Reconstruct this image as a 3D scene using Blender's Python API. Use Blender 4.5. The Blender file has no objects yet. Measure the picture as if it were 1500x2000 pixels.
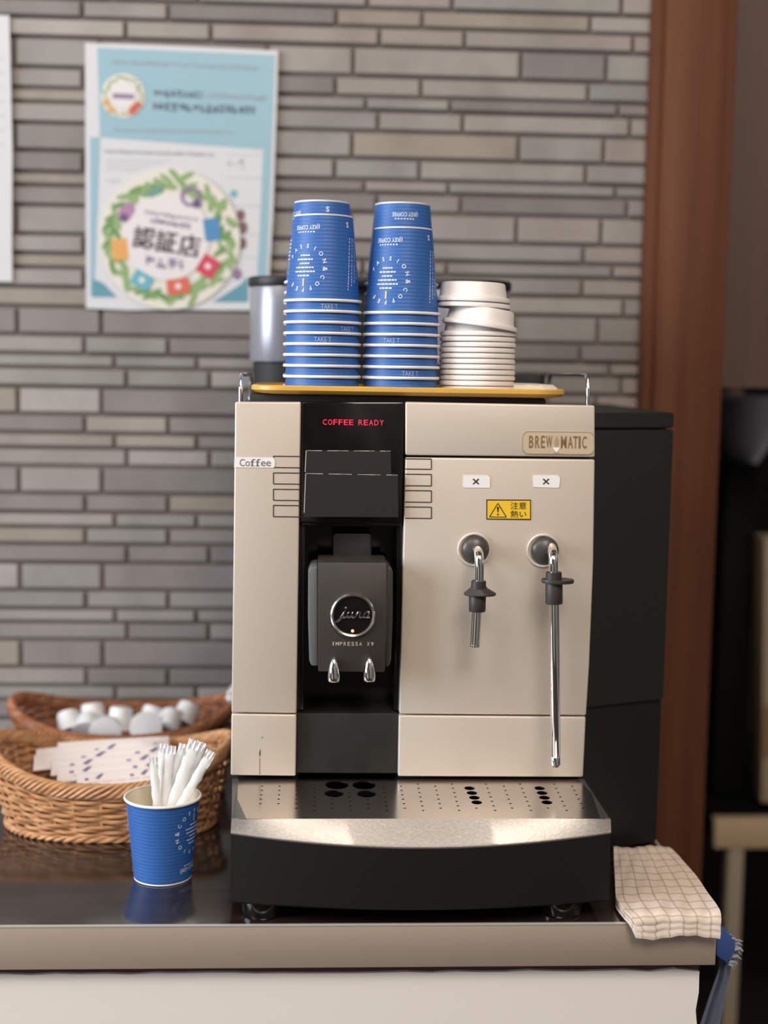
import bpy, bmesh, math, random
from mathutils import Vector, Matrix
R_ = math.radians
random.seed(7)
S = bpy.context.scene
COL = S.collection

# ------------------------------------------------------------------ camera
Z0 = 0.85                      # height of the worktop above the floor
CAM = Vector((0.0, -1.35, Z0 + 0.517))
PITCH, YAW, ROLL, FPX = R_(6.0), R_(3.1), R_(0.95), 2700.0
fw = Vector((math.sin(YAW) * math.cos(PITCH), math.cos(YAW) * math.cos(PITCH), -math.sin(PITCH)))
r0 = Vector((math.cos(YAW), -math.sin(YAW), 0))
u0 = r0.cross(fw)
rt = r0 * math.cos(ROLL) + u0 * math.sin(ROLL)
up = u0 * math.cos(ROLL) - r0 * math.sin(ROLL)
cd = bpy.data.cameras.new('camera')
cam = bpy.data.objects.new('camera', cd)
COL.objects.link(cam)
M = Matrix((rt, up, -fw)).transposed().to_4x4()
M.translation = CAM
cam.matrix_world = M
cd.sensor_fit = 'VERTICAL'
cd.sensor_height = 24.0
cd.lens = FPX / 2000 * 24.0
cd.clip_start = 0.05
cd.dof.use_dof = True
cd.dof.focus_distance = 1.335
cd.dof.aperture_fstop = 1.5
S.camera = cam

# ------------------------------------------------------------------ light
S.view_settings.view_transform = 'Standard'
S.view_settings.look = 'None'
S.view_settings.gamma = 1
S.view_settings.use_curve_mapping = False
S.view_settings.exposure = 0.0
W = bpy.data.worlds.new('room_ambience')
S.world = W
W.use_nodes = True
_n, _l = W.node_tree.nodes, W.node_tree.links.new
_tc, _mp, _nz, _rp = _n.new('ShaderNodeTexCoord'), _n.new('ShaderNodeMapping'), _n.new('ShaderNodeTexNoise'), _n.new('ShaderNodeValToRGB')
_mp.inputs['Scale'].default_value = (1.5, 1.5, 0.9)
_nz.inputs['Scale'].default_value = 1.6
_nz.inputs['Detail'].default_value = 2.0
_e = _rp.color_ramp.elements
_e[0].position, _e[0].color = 0.40, (0.06, 0.05, 0.045, 1)
_e[1].position, _e[1].color = 0.66, (1.0, 0.93, 0.85, 1)
_m = _e.new(0.52)
_m.color = (0.30, 0.27, 0.245, 1)
_l(_tc.outputs['Generated'], _mp.inputs['Vector'])
_l(_mp.outputs['Vector'], _nz.inputs['Vector'])
_l(_nz.outputs['Fac'], _rp.inputs['Fac'])
_l(_rp.outputs['Color'], _n['Background'].inputs[0])
_n['Background'].inputs[1].default_value = 0.58


def area(name, loc, target, size, power, color, sy=None):
    l = bpy.data.lights.new(name, 'AREA')
    l.energy = power
    l.color = color
    l.size = size
    if sy:
        l.shape = 'RECTANGLE'
        l.size_y = sy
    o = bpy.data.objects.new(name, l)
    COL.objects.link(o)
    o.location = loc
    o.rotation_euler = (Vector(target) - Vector(loc)).to_track_quat('-Z', 'Y').to_euler()
    return o


area('window_daylight', (-2.6, -0.85, 1.75), (0.0, 0.05, 1.15), 1.5, 92, (0.86, 0.93, 1.0), 1.5)
area('ceiling_lamp', (0.45, -1.75, 2.75), (0.1, 0.0, 1.1), 0.9, 33, (1.0, 0.88, 0.75), 0.9)
area('ceiling_lamp', (-1.0, -1.3, 2.75), (-0.4, 0.1, 1.0), 0.7, 13, (1.0, 0.88, 0.74), 0.7)

# ------------------------------------------------------------------ helpers


def ray(px, py):
    return rt * ((px - 750) / FPX) - up * ((py - 1000) / FPX) + fw


def P(px, py, Y):                      # point of the plane y = Y seen at a photo pixel
    d = ray(px, py)
    return CAM + d * ((Y - CAM.y) / d.y)


def PZ(px, py, z):                     # point of the horizontal plane z (above the worktop)
    d = ray(px, py)
    return CAM + d * ((Z0 + z - CAM.z) / d.z)


def srgb(r, g, b):
    f = lambda c: (c / 255 / 12.92) if c / 255 <= 0.04045 else ((c / 255 + 0.055) / 1.055) ** 2.4
    return (f(r), f(g), f(b), 1)


MATS = {}


def mat(name, color, rough=0.5, metal=0.0, spec=0.5, emit=None, es=0.0, coat=0.0, trans=0.0, sss=0.0, alpha=1.0):
    if name in MATS:
        return MATS[name]
    m = bpy.data.materials.new(name)
    m.use_nodes = True
    b = m.node_tree.nodes['Principled BSDF']
    b.inputs['Base Color'].default_value = color
    b.inputs['Roughness'].default_value = rough
    b.inputs['Metallic'].default_value = metal
    b.inputs['Specular IOR Level'].default_value = spec
    b.inputs['Coat Weight'].default_value = coat
    b.inputs['Transmission Weight'].default_value = trans
    b.inputs['Subsurface Weight'].default_value = sss
    b.inputs['Subsurface Radius'].default_value = (0.004, 0.004, 0.004)
    b.inputs['Alpha'].default_value = alpha
    if emit:
        b.inputs['Emission Color'].default_value = emit
        b.inputs['Emission Strength'].default_value = es
    MATS[name] = m
    return m


def nodes(m):
    nt = m.node_tree
    return nt, nt.nodes['Principled BSDF'], (lambda t: nt.nodes.new(t)), nt.links.new


def noise_color(m, c1, c2, scale=(10, 10, 10), detail=4, lo=0.35, hi=0.65, bump=0.0, rough=None):
    nt, b, N, L = nodes(m)
    tc = N('ShaderNodeTexCoord')
    mp = N('ShaderNodeMapping')
    mp.inputs['Scale'].default_value = scale
    nz = N('ShaderNodeTexNoise')
    nz.inputs['Scale'].default_value = 1.0
    nz.inputs['Detail'].default_value = detail
    cr = N('ShaderNodeValToRGB')
    cr.color_ramp.elements[0].position = lo
    cr.color_ramp.elements[0].color = c1
    cr.color_ramp.elements[1].position = hi
    cr.color_ramp.elements[1].color = c2
    L(tc.outputs['Object'], mp.inputs['Vector'])
    L(mp.outputs['Vector'], nz.inputs['Vector'])
    L(nz.outputs['Fac'], cr.inputs['Fac'])
    L(cr.outputs['Color'], b.inputs['Base Color'])
    if bump:
        bp = N('ShaderNodeBump')
        bp.inputs['Strength'].default_value = bump
        bp.inputs['Distance'].default_value = 0.001
        L(nz.outputs['Fac'], bp.inputs['Height'])
        L(bp.outputs['Normal'], b.inputs['Normal'])
    if rough:
        mr = N('ShaderNodeMapRange')
        mr.inputs['To Min'].default_value = rough[0]
        mr.inputs['To Max'].default_value = rough[1]
        L(nz.outputs['Fac'], mr.inputs['Value'])
        L(mr.outputs['Result'], b.inputs['Roughness'])
    return m


def origin(p):
    v = Vector((0, 0, 0))
    while p is not None:
        v += p.location
        p = p.parent
    return v


def mk(name, verts, faces, mats, parent=None, smooth=True, ang=35, midx=None, local=False):
    me = bpy.data.meshes.new(name)
    off = Vector((0, 0, 0)) if (local or parent is None) else origin(parent)
    me.from_pydata([tuple(Vector(v) - off) for v in verts], [], faces)
    for m in (mats if isinstance(mats, (list, tuple)) else [mats]):
        me.materials.append(m)
    if midx:
        for p, i in zip(me.polygons, midx):
            p.material_index = i
    if smooth:
        me.shade_smooth()
        me.set_sharp_from_angle(angle=R_(ang))
    me.update()
    o = bpy.data.objects.new(name, me)
    COL.objects.link(o)
    if parent is not None:
        o.parent = parent
    return o


def tag(o, label, cat=None, group=None, kind=None):
    o['label'] = label
    if cat:
        o['category'] = cat
    if group:
        o['group'] = group
    if kind:
        o['kind'] = kind
    return o


def thing(name, label, cat, loc, group=None):
    o = bpy.data.objects.new(name, None)
    o.empty_display_size = 0.02
    COL.objects.link(o)
    o.location = loc
    return tag(o, label, cat, group)


class G:                               # geometry collector
    def __init__(s):
        s.v, s.f, s.m = [], [], []

    def add(s, v, f, mi=0):
        n = len(s.v)
        s.v += [Vector(x) for x in v]
        s.f += [tuple(i + n for i in q) for q in f]
        s.m += [mi] * len(f)
        return s

    def box(s, a, b, mi=0, bev=0.0, seg=2):
        a, b = Vector(a), Vector(b)
        lo = Vector((min(a.x, b.x), min(a.y, b.y), min(a.z, b.z)))
        hi = Vector((max(a.x, b.x), max(a.y, b.y), max(a.z, b.z)))
        bm = bmesh.new()
        bmesh.ops.create_cube(bm, size=1)
        for v in bm.verts:
            v.co = Vector((lo.x + (v.co.x + .5) * (hi.x - lo.x), lo.y + (v.co.y + .5) * (hi.y - lo.y), lo.z + (v.co.z + .5) * (hi.z - lo.z)))
        if bev:
            bmesh.ops.bevel(bm, geom=bm.edges[:], offset=bev, segments=seg, affect='EDGES', profile=0.5)
        return s.bm(bm, mi)

    def bm(s, bm, mi=0):
        bm.verts.index_update()
        s.add([v.co.copy() for v in bm.verts], [tuple(v.index for v in f.verts) for f in bm.faces], mi)
        bm.free()
        return s

    def prism(s, pts, d, mi=0, bev=0.0, seg=2):
        """polygon of 3-D points extruded by vector d"""
        bm = bmesh.new()
        a = [bm.verts.new(p) for p in pts]
        b = [bm.verts.new(Vector(p) + Vector(d)) for p in pts]
        n = len(pts)
        bm.faces.new(a)
        bm.faces.new(b[::-1])
        for i in range(n):
            bm.faces.new((a[i], b[i], b[(i + 1) % n], a[(i + 1) % n]))
        bmesh.ops.recalc_face_normals(bm, faces=bm.faces[:])
        if bev:
            es = [e for e in bm.edges if len(e.link_faces) == 2 and e.calc_face_angle(0) > 0.6]
            bmesh.ops.bevel(bm, geom=es, offset=bev, segments=seg, affect='EDGES', profile=0.5)
        return s.bm(bm, mi)

    def lathe(s, prof, n=48, c=(0, 0, 0), axis='Z', mi=0, close=False):
        """prof: (r, h) pairs; caps when r is 0"""
        c = Vector(c)
        v, f = [], []
        k = len(prof)
        for r, h in prof:
            for i in range(n):
                t = 2 * math.pi * i / n
                q = Vector((r * math.cos(t), r * math.sin(t), h))
                if axis == 'Y':
                    q = Vector((q.x, q.z, -q.y))
                elif axis == 'X':
                    q = Vector((q.z, q.x, q.y))
                v.append(c + q)
        for j in range(k - 1):
            for i in range(n):
                i2 = (i + 1) % n
                f.append((j * n + i, j * n + i2, (j + 1) * n + i2, (j + 1) * n + i))
        if close:
            for i in range(n):
                i2 = (i + 1) % n
                f.append(((k - 1) * n + i, (k - 1) * n + i2, i2, i))
        return s.add(v, f, mi)

    def tube(s, pts, rad, n=10, mi=0, closed=False, cap=True, flat=None):
        pts = [Vector(p) for p in pts]
        k = len(pts)
        rad = rad if isinstance(rad, (list, tuple)) else [rad] * k
        v, f = [], []
        nrm = None
        for i, p in enumerate(pts):
            if closed:
                t = pts[(i + 1) % k] - pts[i - 1]
            else:
                t = pts[min(i + 1, k - 1)] - pts[max(i - 1, 0)]
            t = t.normalized() if t.length > 1e-9 else Vector((0, 0, 1))
            if nrm is None:
                h = Vector((0, 0, 1)) if abs(t.z) < 0.9 else Vector((0, 1, 0))
                nrm = (h - t * h.dot(t)).normalized()
            else:
                nrm = nrm - t * nrm.dot(t)
                nrm = nrm.normalized()
            b = t.cross(nrm)
            for j in range(n):
                a = 2 * math.pi * j / n
                v.append(p + nrm * (rad[i] * math.cos(a)) + b * (rad[i] * math.sin(a)))
        for i in range(k if closed else k - 1):
            i2 = (i + 1) % k
            for j in range(n):
                j2 = (j + 1) % n
                f.append((i * n + j, i * n + j2, i2 * n + j2, i2 * n + j))
        if cap and not closed:
            f.append(tuple(range(n))[::-1])
            f.append(tuple((k - 1) * n + j for j in range(n)))
        return s.add(v, f, mi)

    def build(s, name, mats, parent=None, smooth=True, ang=35, local=False):
        return mk(name, s.v, s.f, mats, parent, smooth, ang, s.m, local)


def quad_px(c, Y):
    return [P(x, y, Y) for x, y in c]


def rect_px(x0, y0, x1, y1, Y, x0b=None, x1b=None):
    x0b = x0 if x0b is None else x0b
    x1b = x1 if x1b is None else x1b
    return [P(x0, y0, Y), P(x1, y0, Y), P(x1b, y1, Y), P(x0b, y1, Y)]


def rrect(cx, cy, w, h, r, n=6):
    out = []
    for sx, sy, a0 in ((1, 1, 0), (-1, 1, 90), (-1, -1, 180), (1, -1, 270)):
        for i in range(n + 1):
            a = R_(a0 + 90 * i / n)
            out.append((cx + sx * (w / 2 - r) + r * math.cos(a), cy + sy * (h / 2 - r) + r * math.sin(a)))
    return out


def bez(pts, n=8):
    """Catmull-Rom through points"""
    pts = [Vector(p) for p in pts]
    out = []
    for i in range(len(pts) - 1):
        p0, p1, p2, p3 = pts[max(i - 1, 0)], pts[i], pts[i + 1], pts[min(i + 2, len(pts) - 1)]
        for k in range(n):
            t = k / n
            out.append(0.5 * ((2 * p1) + (p2 - p0) * t + (2 * p0 - 5 * p1 + 4 * p2 - p3) * t * t + (3 * p1 - p0 - 3 * p2 + p3) * t ** 3))
    out.append(pts[-1])
    return out


_tc = {}


def glyphs(txt, shear=0.0, bold=0.0):
    key = (txt, shear, bold)
    if key in _tc:
        return _tc[key]
    cu = bpy.data.curves.new('t', 'FONT')
    cu.body = txt
    cu.size = 1
    cu.shear = shear
    cu.offset = bold
    cu.resolution_u = 3
    o = bpy.data.objects.new('t', cu)
    COL.objects.link(o)
    dg = bpy.context.evaluated_depsgraph_get()
    me = o.evaluated_get(dg).to_mesh()
    v = [(q.co.x, q.co.y) for q in me.vertices]
    f = [tuple(p.vertices) for p in me.polygons]
    bpy.data.objects.remove(o)
    bpy.data.curves.remove(cu)
    x0, x1 = min(a for a, b in v), max(a for a, b in v)
    y0, y1 = min(b for a, b in v), max(b for a, b in v)
    v = [((a - x0) / (x1 - x0) - .5, (b - y0) / max(y1 - y0, 1e-6) - .5) for a, b in v]
    _tc[key] = (v, f, (x1 - x0) / max(y1 - y0, 1e-6))
    return _tc[key]


def text_px(g, txt, cx, cy, w, h, Y, rot=0.0, mi=0, shear=0.0, bold=0.0):
    v, f, asp = glyphs(txt, shear, bold)
    if w is None:
        w = h * asp
    c, s = math.cos(rot), math.sin(rot)
    out = []
    for a, b in v:
        x, y = a * w, -b * h
        out.append(P(cx + x * c - y * s, cy + x * s + y * c, Y))
    g.add(out, f, mi)


def poly_px(g, pts, Y, mi=0):
    g.add([P(x, y, Y) for x, y in pts], [tuple(range(len(pts)))], mi)


def line_px(g, x0, y0, x1, y1, w, Y, mi=0):
    dx, dy = x1 - x0, y1 - y0
    l = math.hypot(dx, dy)
    nx, ny = -dy / l * w / 2, dx / l * w / 2
    poly_px(g, [(x0 + nx, y0 + ny), (x1 + nx, y1 + ny), (x1 - nx, y1 - ny), (x0 - nx, y0 - ny)], Y, mi)


def disc_px(g, cx, cy, r, Y, n=40, mi=0, ry=None):
    ry = r if ry is None else ry
    poly_px(g, [(cx + r * math.cos(2 * math.pi * i / n), cy + ry * math.sin(2 * math.pi * i / n)) for i in range(n)], Y, mi)


# ------------------------------------------------------------------ materials
m_panel = mat('satin_silver_paint', srgb(212, 200, 187), 0.40, 0.25, 0.5)
m_black = mat('black_plastic', srgb(17, 17, 16), 0.48)
m_blackg = mat('black_gloss', srgb(20, 18, 17), 0.12)
m_blackm = mat('black_matt', srgb(24, 24, 24), 0.65)
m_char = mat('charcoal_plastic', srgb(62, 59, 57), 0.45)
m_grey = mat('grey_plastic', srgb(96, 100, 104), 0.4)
m_chrome = mat('chrome', (0.82, 0.82, 0.82, 1), 0.07, 1.0)
m_steel = mat('brushed_steel', (0.66, 0.62, 0.59, 1), 0.2, 1.0)
m_lip = noise_color(mat('scuffed_steel', (0.7, 0.66, 0.62, 1), 0.47, 0.9), (0.50, 0.465, 0.44, 1), (0.60, 0.565, 0.53, 1), (420, 420, 420), 5, 0.40, 0.72, 0.12)
m_groove = mat('dark_line', srgb(70, 50, 42), 0.6)
m_white = mat('white_paper', srgb(238, 236, 236), 0.6)
m_ink = mat('black_ink', srgb(38, 34, 34), 0.6)
m_led = mat('red_display', (0.8, 0.02, 0.06, 1), 0.5, emit=(1.0, 0.015, 0.10, 1), es=0.9)
m_ledw = mat('red_pilot_lamp', (1, 0.3, 0.2, 1), 0.5, emit=(1.0, 0.12, 0.08, 1), es=5.0)
m_warn = mat('yellow_label', srgb(240, 196, 44), 0.45)
m_gold = mat('bronze_lettering', srgb(150, 122, 84), 0.4, 0.4)
m_badge = mat('badge_plate', srgb(215, 197, 172), 0.4, 0.3)
m_badgel = mat('badge_line', srgb(170, 148, 120), 0.5)

# ================================================================== SETTING
WY = 0.53                              # face of the stone wall
m_mortar = mat('dark_mortar', srgb(112, 101, 96), 0.9)
m_brick = mat('grey_stone', srgb(140, 132, 128), 0.75)
nt, b, N, L = nodes(m_brick)
gi = N('ShaderNodeNewGeometry')
cr = N('ShaderNodeValToRGB')
el = cr.color_ramp.elements
el[0].position, el[0].color = 0.0, srgb(122, 117, 115)
el[1].position, el[1].color = 1.0, srgb(166, 158, 154)
for p_, c_ in ((0.22, srgb(136, 129, 127)), (0.38, srgb(141, 140, 136)), (0.55, srgb(148, 140, 137)), (0.68, srgb(144, 135, 124)), (0.78, srgb(154, 147, 143)), (0.9, srgb(130, 129, 126))):
    e = el.new(p_)
    e.color = c_
tc = N('ShaderNodeTexCoord')
nz = N('ShaderNodeTexNoise')
nz.inputs['Scale'].default_value = 14
nz.inputs['Detail'].default_value = 6
mx = N('ShaderNodeMix')
mx.data_type = 'RGBA'
mx.blend_type = 'MULTIPLY'
mx.inputs[0].default_value = 0.55
cr2 = N('ShaderNodeValToRGB')
cr2.color_ramp.elements[0].position, cr2.color_ramp.elements[0].color = 0.3, (0.72, 0.70, 0.68, 1)
cr2.color_ramp.elements[1].position, cr2.color_ramp.elements[1].color = 0.62, (1.08, 1.08, 1.08, 1)
L(gi.outputs['Random Per Island'], cr.inputs['Fac'])
L(tc.outputs['Object'], nz.inputs['Vector'])
L(nz.outputs['Fac'], cr2.inputs['Fac'])
L(cr.outputs['Color'], mx.inputs[6])
L(cr2.outputs['Color'], mx.inputs[7])
L(mx.outputs[2], b.inputs['Base Color'])
bp = N('ShaderNodeBump')
bp.inputs['Strength'].default_value = 0.25
bp.inputs['Distance'].default_value = 0.002
L(nz.outputs['Fac'], bp.inputs['Height'])
L(bp.outputs['Normal'], b.inputs['Normal'])

rows = [(-70, 'T'), (-16, 'A'), (-88 + 66, 'N')]
ys = [-172, -118, -80, -52, -4.5, 32.5, 71, 130, 170.5, 198, 239, 293, 335, 361, 400, 456, 494, 522, 559.5, 598, 653, 690, 717, 754.6, 808, 845, 874, 910, 963, 1000, 1028.6, 1062, 1098.5, 1152, 1188, 1215, 1249.6, 1303, 1339, 1367, 1403, 1456, 1492]
tp = 'TANxABTANBTANBTANABTANBTANBTANABTANBTANBTA'
tp = 'TANNABTANBTANBTANABTANBTANBTANABTANBTANBTA'
JT = {'T': (36, 199), 'A': (166, 329), 'N': (224, 385), 'B': (248, 410)}
xl = lambda x: P(x, 790, WY).x
COLX = P(1294, 400, WY).x
g = G()
rng = random.Random(3)
gp = 0.0027
zz = [P(40, y, WY).z for y in ys]
zz = [max(v, Z0 - 0.05) for v in zz]
for i, t in enumerate(tp):
    zt, zb = zz[i], zz[i + 1]
    if zt - zb < 0.008:
        continue
    j0, j1 = JT[t]
    js = []
    for k in range(-2, 4):
        js += [xl(j0 + 482 * k), xl(j1 + 482 * k)]
    js.sort()
    for a, c in zip(js, js[1:]):
        c = min(c, COLX)
        if c - a < 0.012:
            continue
        d = rng.uniform(0.0, 0.003)
        g.box((a + gp, WY - d, zb + gp), (c - gp, WY + 0.012, zt - gp), 0, 0.0016, 1)
g.box((xl(-960), WY + 0.005, zz[-1]), (COLX, WY + 0.06, zz[0]), 1)
g.build('wall_back', [m_brick, m_mortar])['kind'] = 'structure'

m_floor = noise_color(mat('dark_floor_tile', srgb(58, 50, 46), 0.4), srgb(50, 44, 40), srgb(66, 57, 52), (6, 6, 6))
g = G()
g.box((-1.6, -2.2, -0.03), (1.8, 2.3, 0.0))
g.build('floor', m_floor)['kind'] = 'structure'

m_wood = mat('stained_wood', srgb(104, 62, 42), 0.6, 0, 0.2)
noise_color(m_wood, srgb(84, 47, 30), srgb(104, 64, 43), (38, 38, 1.6), 5, 0.3, 0.7, 0.05)
m_panelwood = mat('dull_brown_panel', srgb(98, 74, 64), 0.55)
noise_color(m_panelwood, srgb(84, 62, 53), srgb(104, 80, 70), (22, 22, 0.9), 3, 0.3, 0.7)
CF = 0.482
ztop = zz[0]
cxa, cxb = P(1290, 400, CF).x, P(1426, 400, CF).x
g = G()
g.box((cxa, CF, 0.0), (cxb, 0.60, ztop), 0, 0.003)
g.box((cxa - 0.012, CF + 0.012, 0.0), (cxa + 0.002, 0.58, ztop), 0, 0.002)
g.build('trim_1', m_wood)['kind'] = 'structure'
g = G()
zb_ = P(1460, 757, 0.58).z
g.box((cxb - 0.02, 0.58, zb_), (1.25, 0.64, ztop))
g.build('wall_right', m_panelwood)['kind'] = 'structure'
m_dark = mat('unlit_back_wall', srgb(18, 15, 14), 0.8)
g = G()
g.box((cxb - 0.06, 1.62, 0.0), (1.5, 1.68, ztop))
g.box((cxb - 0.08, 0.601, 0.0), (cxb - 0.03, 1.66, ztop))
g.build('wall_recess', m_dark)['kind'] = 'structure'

# ------------------------------------------------------------------ counter
CY = -0.112                            # front edge of the worktop
cr_x = P(1399, 1850, CY).x
ctop = thing('countertop', 'dark glossy worktop with a brown-grey metal front edge under the coffee machine', 'countertop', (0, 0.1, Z0 - 0.042))
m_top = mat('dark_laminate', srgb(40, 29, 25), 0.13, 0, 0.5)
m_top.node_tree.nodes['Principled BSDF'].inputs['IOR'].default_value = 2.6
noise_color(m_top, srgb(32, 23, 20), srgb(46, 34, 29), (5, 60, 5), 4, 0.3, 0.7, 0.0, (0.10, 0.2))
m_edge = mat('brown_metal_edge', srgb(204, 187, 172), 0.4, 0.45)
zb_ = P(600, 1891, CY).z
g = G()
g.box((-1.05, CY + 0.004, zb_ + 0.004), (cr_x - 0.002, WY + 0.004, Z0), 0, 0.001)
g.build('worktop', m_top, ctop)
g = G()
g.box((-1.05, CY, zb_), (cr_x, CY + 0.0045, Z0 + 0.0006), 0, 0.0012, 2)
g.box((cr_x - 0.004, CY + 0.002, zb_), (cr_x, WY, Z0 + 0.0004), 0, 0.001, 2)
g.build('edge_band', m_edge, ctop)
g = G()
g.box((-1.05, CY - 0.0004, Z0 - 0.0016), (cr_x + 0.0004, CY + 0.003, Z0 + 0.0010), 0, 0.0008, 2)  # bright strip added to stand in for the highlight on the edge
tag(g.build('edge_highlight', mat('painted_highlight', (0.85, 0.82, 0.78, 1), 0.3, 0.6), ctop), 'thin bright strip standing in for the highlight along the top of the front edge')

m_cab = mat('cream_laminate', srgb(240, 233, 227), 0.5)
m_shadowgap = mat('shadow_groove_brown', srgb(84, 58, 50), 0.7)  # brown colour stands in for the shadow groove below the worktop
cab = thing('counter_cabinet', 'cream white base cabinet with a chipped right edge below the worktop', 'cabinet', (0, 0.1, 0))
cbx = P(1364, 1950, CY + 0.012).x
g = G()
ztb = P(600, 1900, CY + 0.012).z
# front board with a ragged top right edge
pts = [Vector((-1.05, CY + 0.012, 0.06)), Vector((-1.05, CY + 0.012, ztb - 0.002))]
r2 = random.Random(5)
for i in range(60):
    x = -1.0 + (cbx + 1.0) * i / 59
    pts.append(Vector((x, CY + 0.012, ztb + (r2.uniform(-0.001, 0.001) if i < 50 else r2.uniform(-0.0016, 0.0016)))))
for i in range(40):
    z = ztb - 0.004 - i * 0.018
    if z > 0.07:
        pts.append(Vector((cbx + r2.uniform(-0.0022, 0.0006), CY + 0.012, z)))
pts.append(Vector((cbx, CY + 0.012, 0.06)))
g.prism(pts, (0, 0.018, 0))
g.build('front_board', m_cab, cab, smooth=False)
g = G()
g.box((-1.05, CY + 0.031, 0.0), (cbx - 0.012, WY, zb_), 0)
g.box((-1.05, CY + 0.016, ztb - 0.004), (cbx, CY + 0.05, zb_), 0)
g.build('carcass', m_shadowgap, cab, smooth=False)

# ================================================================== COFFEE MACHINE
mc = thing('coffee_machine', 'silver and black fully automatic coffee machine in the middle of the worktop', 'coffee machine', (P(800, 1500, 0).x, 0.15, Z0))
FY = 0.0
xL, xR = P(457, 1000, FY).x, P(1159, 1000, FY).x
ztop_m = P(800, 786, FY).z
zpb = P(800, 1516, FY).z               # lower edge of the front panels
# --- body shell: black, behind the panels
g = G()
xa, xb = P(589, 1000, FY).x, P(786, 1000, FY).x      # centre channel
zc0, zc1 = P(690, 1022, FY).z, P(690, 1393, FY).z    # recess
g.box((xL + 0.002, 0.012, Z0 + 0.022), (xa, 0.40, ztop_m - 0.004), 0, 0.004)
g.box((xb, 0.012, Z0 + 0.022), (xR - 0.002, 0.40, ztop_m - 0.004), 0, 0.004)
g.box((xa - 0.002, 0.075, Z0 + 0.024), (xb + 0.002, 0.40, ztop_m - 0.005), 0)
g.build('body_shell', m_black, mc)
tz_top = P(800, 774, -0.004).z - 0.0004
g = G()
g.box((xL + 0.014, 0.012, ztop_m - 0.004), (P(1064, 775, 0.02).x, 0.36, tz_top), 0, 0.002)
g.build('top_plate', m_blackm, mc)
# --- right flank housing (slants back and outwards)
fx = P(1302, 1200, 0.102).x
zf = P(1240, 806, 0.085).z
zs = P(1240, 838, 0.085).z


def flank(zlo, zhi, ins, mi, gg, zlo2=None):
    zlo2 = zlo if zlo2 is None else zlo2
    a = [(xR - 0.004, 0.062 + ins), (xR + 0.006, 0.062 + ins), (fx - ins, 0.102 + ins), (fx - ins, 0.44), (xR - 0.004, 0.44)]
    bm = bmesh.new()
    lo, hi = [], []
    for i, (x, y) in enumerate(a):
        zl = zlo if i in (0, 1, 4) else zlo2
        zh = zhi if not isinstance(zhi, tuple) else (zhi[0] if i in (0, 1, 4) else zhi[1])
        lo.append(bm.verts.new((x, y, zl)))
        hi.append(bm.verts.new((x, y, zh)))
    bm.faces.new(lo[::-1])
    bm.faces.new(hi)
    for i in range(5):
        j = (i + 1) % 5
        bm.faces.new((lo[i], lo[j], hi[j], hi[i]))
    bmesh.ops.recalc_face_normals(bm, faces=bm.faces[:])
    bmesh.ops.bevel(bm, geom=bm.edges[:], offset=0.0015, segments=2, affect='EDGES')
    gg.bm(bm, mi)


m_flank = mat('dark_green_black_plastic', srgb(25, 27, 25), 0.5)
zq0, zq1 = P(1150, 1385, 0.064).z, P(1298, 1368, 0.102).z
g = G()
flank(zq0 + 0.0006, zs - 0.0008, 0.0, 0, g, zq1 + 0.0006)
g.build('side_housing', m_flank, mc)
g = G()
flank(zs + 0.0008, zf, 0.0, 0, g)
g.build('housing_lid', m_flank, mc)
g = G()
flank(Z0 + 0.003, (zq0 - 0.0006, zq1 - 0.0006), 0.0015, 0, g)
g.build('side_base', m_black, mc)

# --- silver front panels
PB = 0.0016


def panel(name, c, dep=0.013, m=m_panel):
    g = G()
    g.prism(quad_px(c, FY), (0, dep, 0), 0, PB, 3)
    return g.build(name, m, mc)


pl = panel('front_panel', [(459, 785), (588, 785), (583, 1100), (579, 1393.4), (452, 1392), (456, 1080)])
pll = panel('lower_panel', [(452, 1394.5), (579, 1396), (577.5, 1516), (450.5, 1514.5)])
ptr = panel('top_panel', [(792, 785), (1162, 792), (1162, 893), (792, 889)])
pr = panel('front_panel', [(792, 893.5), (1162, 897.5), (1159, 1100), (1151, 1300), (1145, 1397.5), (780, 1394.5), (787, 1100)])
prl = panel('lower_panel', [(779.5, 1397.5), (1144.5, 1400.5), (1139, 1518), (777.5, 1516.5)])
g = G()
poly_px(g, [(511, 1438), (513, 1440), (512, 1443)], FY - 0.0003)
poly_px(g, [(506, 1470), (509, 1462), (508.5, 1476), (507, 1478)], FY - 0.0003)
poly_px(g, [(507, 1480), (508, 1480), (507.5, 1513), (506.5, 1513)], FY - 0.0003)
g.build('scratch', m_char, pll, smooth=False)
# grooves of the selection keys
OUTL = FY - 0.0004


def key_outline(x0, y0, x1, y1, par, left):
    g = G()
    w = 2.0
    sl = 0.011 * (x1 - x0)
    line_px(g, x0, y0, x1, y0 + sl, w, OUTL)
    line_px(g, x0, y1, x1, y1 + sl, w, OUTL)
    if left:
        line_px(g, x0, y0, x0, y1, w, OUTL)
    else:
        line_px(g, x1, y0 + sl, x1, y1 + sl, w, OUTL)
    g.build('key_outline', m_groove, par, smooth=False)


for y0, y1 in ((891, 913), (923.5, 945), (955.5, 977), (987, 1009)):
    key_outline(534, y0, 586, y1, pl, True)
for y0, y1 in ((896, 916), (926, 948.5), (958, 980.5), (990, 1012)):
    key_outline(791, y0, 842.5, y1, pr, False)


# --- stickers
def sticker(c, par, m=m_white, name='label_sticker', off=0.0006):
    g = G()
    g.prism(quad_px(c, FY - off), (0, off - 0.0001, 0))
    return g.build(name, m, par, smooth=False)


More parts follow.
